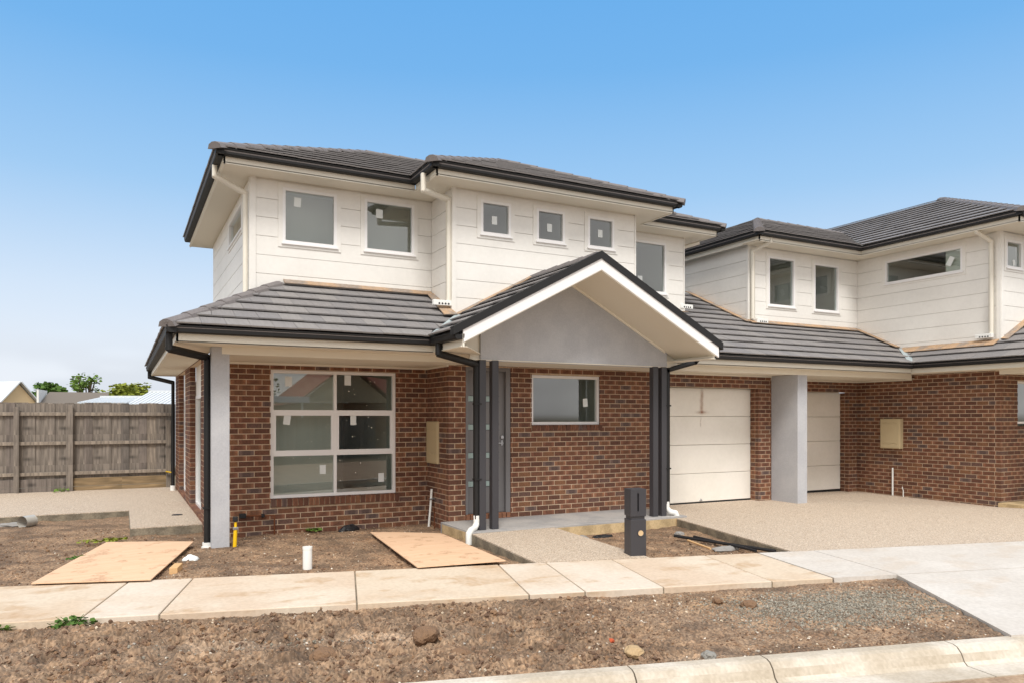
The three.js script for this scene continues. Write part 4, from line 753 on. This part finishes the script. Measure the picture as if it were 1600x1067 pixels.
// clods and stones in the verge
function clod(name, label, s, D, r, mat, sd, group) {
  const g = new THREE.IcosahedronGeometry(1, 3), p = g.attributes.position, c = st(s, D), y = stripH(s, D);
  for (let i = 0; i < p.count; i++) { const X = p.getX(i), Y = p.getY(i), Z = p.getZ(i), k = .6 + .75 * fbm(X * 1.7 + sd * 3, Z * 1.7 + Y, 4, Y * 1.7 + sd); p.setXYZ(i, c.x + X * k * r, y + .25 * r + Y * k * r * .65, c.z + Z * k * r); }
  g.computeVertexNormals(); const m = ni(g); return solo(name, label, 'clod', m, mat, [c.x, y, c.z], group);
}
{ const plain = std({ color: 0x7a5f48, roughness: 1, bumpMap: soilBump, bumpScale: .015 }), pale = std({ color: 0xb09672, roughness: 1, bumpMap: soilBump, bumpScale: .01 }), grey = std({ color: 0x8a8780, roughness: 1, bumpMap: soilBump, bumpScale: .015 }), red = std({ color: 0xb4512f, roughness: .9 });
  clod('soil_clod', 'large dark soil clod in the rough verge', .648, 6.109, .12, plain, 1); clod('soil_clod', 'flat reddish clod near the left verge', -.16, 5.9, .1, plain, 2); clod('soil_clod', 'pale sandstone lump by the kerb', 2.15, 5.33, .075, pale, 3);
  clod('soil_clod', 'brown clod on the sandy patch by the driveway', 3.838, 6.562, .075, plain, 4); clod('soil_clod', 'small clod on sandy patch beside the bigger one', 3.6, 6.74, .055, plain, 5); clod('soil_clod', 'dark clod with stony crumbs near the kerb', .87, 5.66, .09, plain, 6); clod('soil_clod', 'grey cement lump sitting against the kerb', 2.72, 5.22, .055, grey, 7); clod('brick_fragment', 'orange broken brick fragment on the verge', 2.15, 5.83, .03, red, 8);
  // loose crumbs and pebbles: soil-coloured crumbs, a few pale stones, grey gravel on the cement patch
  const base = new THREE.IcosahedronGeometry(1, 1), bp = base.attributes.position; for (let i = 0; i < bp.count; i++) { const k = .7 + .6 * hash3(Math.round(bp.getX(i) * 99), Math.round(bp.getY(i) * 99), Math.round(bp.getZ(i) * 99)); bp.setXYZ(i, bp.getX(i) * k, bp.getY(i) * k, bp.getZ(i) * k); } base.computeVertexNormals();
  const mm = new THREE.Matrix4(), q = new THREE.Quaternion(), col = new THREE.Color(), mat = std({ color: 0xffffff, roughness: 1 });
  const earth = [0x7d6450, 0x8a705a, 0x6e5644, 0x957b64, 0x644e3e, 0x86694f], stone = [0xc9b9a2, 0xd6ccbd, 0xb3a48f, 0xa59d92], gravel = [0x8f897c, 0x7d776a, 0x9e978a, 0x6f695e];
  const scatter = (name, label, N, place, kind) => {
    const im = new THREE.InstancedMesh(base, mat, N);
    for (let i = 0; i < N; i++) { const [p, r0, pal] = place(); const r = r0 * rr(.8, 1.2); q.setFromEuler(new THREE.Euler(rr(0, 6), rr(0, 6), rr(0, 6))); p.y += r * .25; mm.compose(p, q, V(r, r * rr(.55, .9), r * rr(.7, 1.2))); im.setMatrixAt(i, mm); im.setColorAt(i, col.set(pal[Math.floor(rnd() * pal.length)])); }
    im.name = name; im.userData = { kind: 'stuff', label, category: 'stones' }; im.castShadow = im.receiveShadow = true; scene.add(im);
  };
  scatter('loose_stones', 'loose crumbs of soil and pebbles over the verge', 14000, () => {
    let s, D, c; do { s = rr(-4.2, 6.1); D = rr(5.14, 7.26); c = fbm(s * 2.2 + 7, D * 2.2, 3, 4); } while (s > 5.3 + (D - 5.08) * .348 || rnd() > .25 + 1.2 * step(.35, .65, c));
    const p = st(s, D, 0); p.y = stripH(s, D); const grey = Math.exp(-(((s - 4.75) / 1.0) ** 2 + ((D - 6.35) / .5) ** 2)) + .8 * Math.exp(-(((s + .4) / 1.0) ** 2 + ((D - 6.22) / .14) ** 2)), k = rnd();
    const big = s < 2.4 ? 1 : .55;
    if (rnd() < grey * .9) return [p, lerp(.006, .013, k * k), gravel];
    if (rnd() < .045) return [p, lerp(.005, .014, k * k), stone];
    return [p, lerp(.005, .023, Math.pow(k, 4)) * big, earth];
  });
  scatter('spilt_gravel', 'grey gravel spilt over the verge beside the crossover', 7000, () => { let s, D; do { s = 4.7 + .75 * (rnd() + rnd() + rnd() - 1.5) * 1.5; D = 6.35 + .55 * (rnd() + rnd() - 1) * 1.3; } while (s > 5.3 + (D - 5.08) * .348 || D > 7.2 || D < 5.3); const p = st(s, D, 0); p.y = stripH(s, D); return [p, lerp(.005, .011, Math.pow(rnd(), 2)), gravel]; });
  scatter('yard_stones', 'small stones and crumbs scattered over the front yard soil', 6000, () => {
    let p; do { p = st(rr(-5, 6), lerp(8.97, 13.2, Math.pow(rnd(), 1.3))); } while ((p.x > 4.4 && p.x < 6.2) || p.x > 8 || (p.x > 4.4 && p.z < -10)); p.y = soilH(p.x, p.z); const k = rnd();
    return rnd() < .07 ? [p, lerp(.004, .012, k * k), stone] : [p, lerp(.004, .02, Math.pow(k, 4)), earth];
  });
}
// weeds
function weed(label, c, r, n, mat, h = .08, ph) {
  const gs = []; for (let i = 0; i < n; i++) { const a = rr(0, 6.28), d = Math.sqrt(rnd()) * r, s = rr(.02, .045), g = new THREE.CircleGeometry(s, 5); g.scale(1, .6, 1); g.rotateX(rr(-1.4, -.3)); g.rotateY(rr(0, 6.28)); g.translate(c.x + Math.cos(a) * d * 1.5, c.y + rr(.01, h) * (1 - .5 * d / r), c.z + Math.sin(a) * d * .8); gs.push(ni(g)); if (i % 4 === 0) gs.push(tube([[c.x, c.y, c.z], [c.x + Math.cos(a) * d * 1.4, c.y + rr(.02, h), c.z + Math.sin(a) * d * .7]], .003, 4)); }
  return solo('weed', label, 'weed', gs, mat, [c.x, c.y, c.z]);
}
{ let p = st(-2.35, 7.28); p.y = -.06; weed('leafy green weed growing at the footpath edge', p, .13, 90, M.leafA, .1);
  p = st(-2.95, 7.3); p.y = -.06; weed('small pale green tuft by the footpath edge', p, .08, 30, M.leafC, .05);
  p = gp(490, 829, -.06); weed('small weed under the big window', p, .08, 40, M.leafC, .06);
  p = gp(128, 872, 0); weed('low green weed next to the stained plywood', p, .12, 40, M.leafA, .04); p = gp(160, 845, 0); weed('patch of mossy weeds below the side path', p, .22, 60, M.leafB, .03); p = gp(95, 768, .1); weed('green weed at the foot of the fence post', p, .1, 30, M.leafC, .1); }
// ------------------------------------------------------------------ behind the fence
function tree(name, label, x, z, h, r, n, mat, trunkH, sparse, sd) {
  seed = sd; const T = thing(name, label, 'tree', [x, 0, z]);
  const limbs = [tube([[x, 0, z], [x + .1, trunkH, z]], .14, 8)]; const tips = [];
  for (let i = 0; i < 14; i++) { const a = rr(0, 6.28), k = rr(.4, 1), ty = lerp(trunkH, h * .95, k), d = r * rr(.4, .9) * (1 - Math.abs(k - .5)); const p = [x + Math.cos(a) * d, ty, z + Math.sin(a) * d]; limbs.push(tube([[x + .1, trunkH * rr(.7, 1), z], p], .04, 5)); tips.push(p); }
  part(T, 'trunk', limbs, M.bark);
  const gs = []; for (let i = 0; i < n; i++) { const t = tips[Math.floor(rnd() * tips.length)], rad = r * (sparse ? .35 : .5), a = rr(0, 6.28), e = rr(-1, 1), d = rad * Math.cbrt(rnd()), g = new THREE.CircleGeometry(rr(.1, .2) * (sparse ? .7 : 1), 5); g.scale(1, .55, 1); g.rotateX(rr(-1.5, 1.5)); g.rotateY(rr(0, 6.28)); g.translate(t[0] + Math.cos(a) * d, t[1] + e * d * .8, t[2] + Math.sin(a) * d); gs.push(ni(g)); }
  part(T, 'crown', gs, mat, false);
}
const far = (u, t, v) => { const s = Math.sin(TH), c = Math.cos(TH), k = (u - 800) / F; return V((s + c * k) * t, EYE + (YH - v) / F * t, (-c + s * k) * t); };
{ let p = far(78, 42, 600); tree('tree', 'dense green tree behind the paling fence', p.x, p.z, 3.7, .9, 1300, M.leafA, 1.6, false, 11);
  p = far(133, 46, 585); tree('tree', 'thin sparse tree rising behind the shed roofs', p.x, p.z, 4.7, 1.0, 420, M.leafC, 2.6, true, 12);
  p = far(195, 50, 594); tree('tree', 'yellow-green bushy tree behind the zinc shed', p.x, p.z, 4.0, 1.2, 1500, M.leafB, 1.5, false, 13); p = far(165, 52, 610); tree('tree', 'low yellow bush between the thin tree and the shed', p.x, p.z, 3.6, 1.3, 1100, M.leafB, 1.0, false, 14);
  p = far(215, 60, 600); tree('tree', 'olive tree peeping over the zinc shed', p.x, p.z, 4.4, 1.3, 1100, M.leafB, 1.5, false, 15); }
{ // cream gabled house
  const p = far(28, 40, 600), H = thing('neighbour_house', 'cream gabled cottage with white iron roof beyond the fence', 'house', [p.x, 0, p.z]), m = frame(p.x, 0, p.z, .75).multiply(new THREE.Matrix4().makeScale(.75, .97, 1));
  part(H, 'wall', extr([[-1.3, 0], [1.3, 0], [1.3, 2.7], [0, 3.7], [-1.3, 2.7]], 6, m.clone().multiply(new THREE.Matrix4().makeTranslation(0, 0, -6))), std({ color: 0xcdb48e, roughness: .9 }));
  part(H, 'roof', [prism([[-1.5, 2.6, .2], [0, 3.8, .2], [0, 3.8, -6], [-1.5, 2.6, -6]].map(q => V(...q).applyMatrix4(m).toArray()).reverse(), .06), prism([[0, 3.8, .2], [1.5, 2.6, .2], [1.5, 2.6, -6], [0, 3.8, -6]].map(q => V(...q).applyMatrix4(m).toArray()).reverse(), .06)], M.zinc);
  part(H, 'window', box(.5, .9, 1.9, 2.6, .0, .03, m), M.rubber);
  const s = thing('shed', 'low brown-roofed shed behind the fence', 'shed', [far(105, 30, 620).x, 0, far(105, 30, 620).z]), c = far(105, 30, 620), ms = frame(c.x, 0, c.z, -.1);
  part(s, 'wall', box(-.9, 1.3, 0, 2.3, -3, 0, ms), std({ color: 0xc9c0a8, roughness: .9 })); part(s, 'roof', prism([[-1.0, 2.3, .1], [1.4, 2.3, .1], [1.3, 2.85, -1.5], [-.9, 2.85, -1.5]].map(q => V(...q).applyMatrix4(ms).toArray()), .06), std({ color: 0x6f665c, roughness: .9 })); part(s, 'roof_trim', box(-1.05, -.98, 2.25, 2.9, -1.5, .15, ms), M.cream);
}
function zincShed(label, u0, u1, t, vTop, h, cat = 'shed') {
  const a = far(u0, t, vTop), b = far(u1, t, vTop), T = thing('zinc_shed', label, cat, [a.x, 0, a.z]); const d = b.clone().sub(a).setY(0), L = d.length(), m = frame(a.x, 0, a.z, -Math.atan2(d.z, d.x));
  part(T, 'wall', box(0, L, 0, a.y - h, -3, -.02, m), M.zinc); const gs = []; const n = Math.round(L / .16); for (let i = 0; i < n; i++) { const g = prism([[i * L / n, a.y - h, .1], [(i + .55) * L / n, a.y - h, .1], [(i + .55) * L / n, a.y, -1.6], [i * L / n, a.y, -1.6]].map(q => V(...q).applyMatrix4(m).toArray()), .04); const k = prism([[(i + .55) * L / n, a.y - h - .03, .1], [(i + 1) * L / n, a.y - h - .03, .1], [(i + 1) * L / n, a.y - .03, -1.6], [(i + .55) * L / n, a.y - .03, -1.6]].map(q => V(...q).applyMatrix4(m).toArray()), .02); gs.push(g, k); }
  part(T, 'corrugated_roof', gs, M.zinc); part(T, 'ridge_trim', box(-.05, L + .05, a.y - .02, a.y + .05, -1.68, -1.58, m), M.zinc);
}
zincShed('pale corrugated roofs low behind the fence', 122, 198, 29, 618, .25); zincShed('white corrugated zinc shed roof beside the house', 200, 268, 27, 609, .5);
// ------------------------------------------------------------------ across the street (mirrored in the windows)
{
  const H = thing('opposite_house', 'brick house with red tiled roof across the street', 'house', [13, 0, 17]);
  part(H, 'wall', box(8.5, 20, 0, 2.6, 16, 24), M.brickAcross);
  part(H, 'gable', extr([[8.4, 2.6], [13.4, 2.6], [10.9, 4.6]], .2, frame(0, 0, 15.4)), M.tan);
  part(H, 'roof', [prism([[8, 2.5, 15], [8, 2.5, 24], [10.9, 4.8, 24], [10.9, 4.8, 15]], .08), prism([[10.9, 4.8, 15], [10.9, 4.8, 24], [13.8, 2.5, 24], [13.8, 2.5, 15]], .08), prism([[12, 2.6, 15.8], [20.5, 2.6, 15.8], [20.5, 5.2, 20], [12, 5.2, 20]].reverse(), .08)], M.redRoof);
  part(H, 'window', box(15, 17, 1, 2.2, 15.95, 15.99), M.rubber);
  const C = thing('carport', 'white flat-roofed carport across the street', 'carport', [6, 0, 14]);
  part(C, 'roof', box(2.5, 8, 2.55, 2.75, 12, 18), M.white); part(C, 'fascia', box(2.4, 8.1, 2.5, 2.8, 11.9, 12), M.white); for (const x of [2.6, 7.8]) part(C, 'post', box(x - .05, x + .05, 0, 2.55, 12.1, 12.2), M.white);
  const Fn = thing('street_fence', 'dark timber fence on the far side of the street', 'fence', [6, 0, 10.5]);
  for (let i = 0; i < 70; i++) part(Fn, 'paling', box(-3 + i * .2, -3 + i * .2 + .18, -.1, 1.75 + rr(-.02, .02), 10.5, 10.52), M.wood[i % 4]);
  tree('tree', 'leafy tree beside the carport across the street', 1.5, 17, 5.2, 2.2, 1500, M.leafA, 1.8, false, 21); tree('tree', 'dark tree behind the carport across the street', 6, 24, 5.5, 2.4, 1500, M.leafA, 2, false, 22);
}

renderer.render(scene, camera);
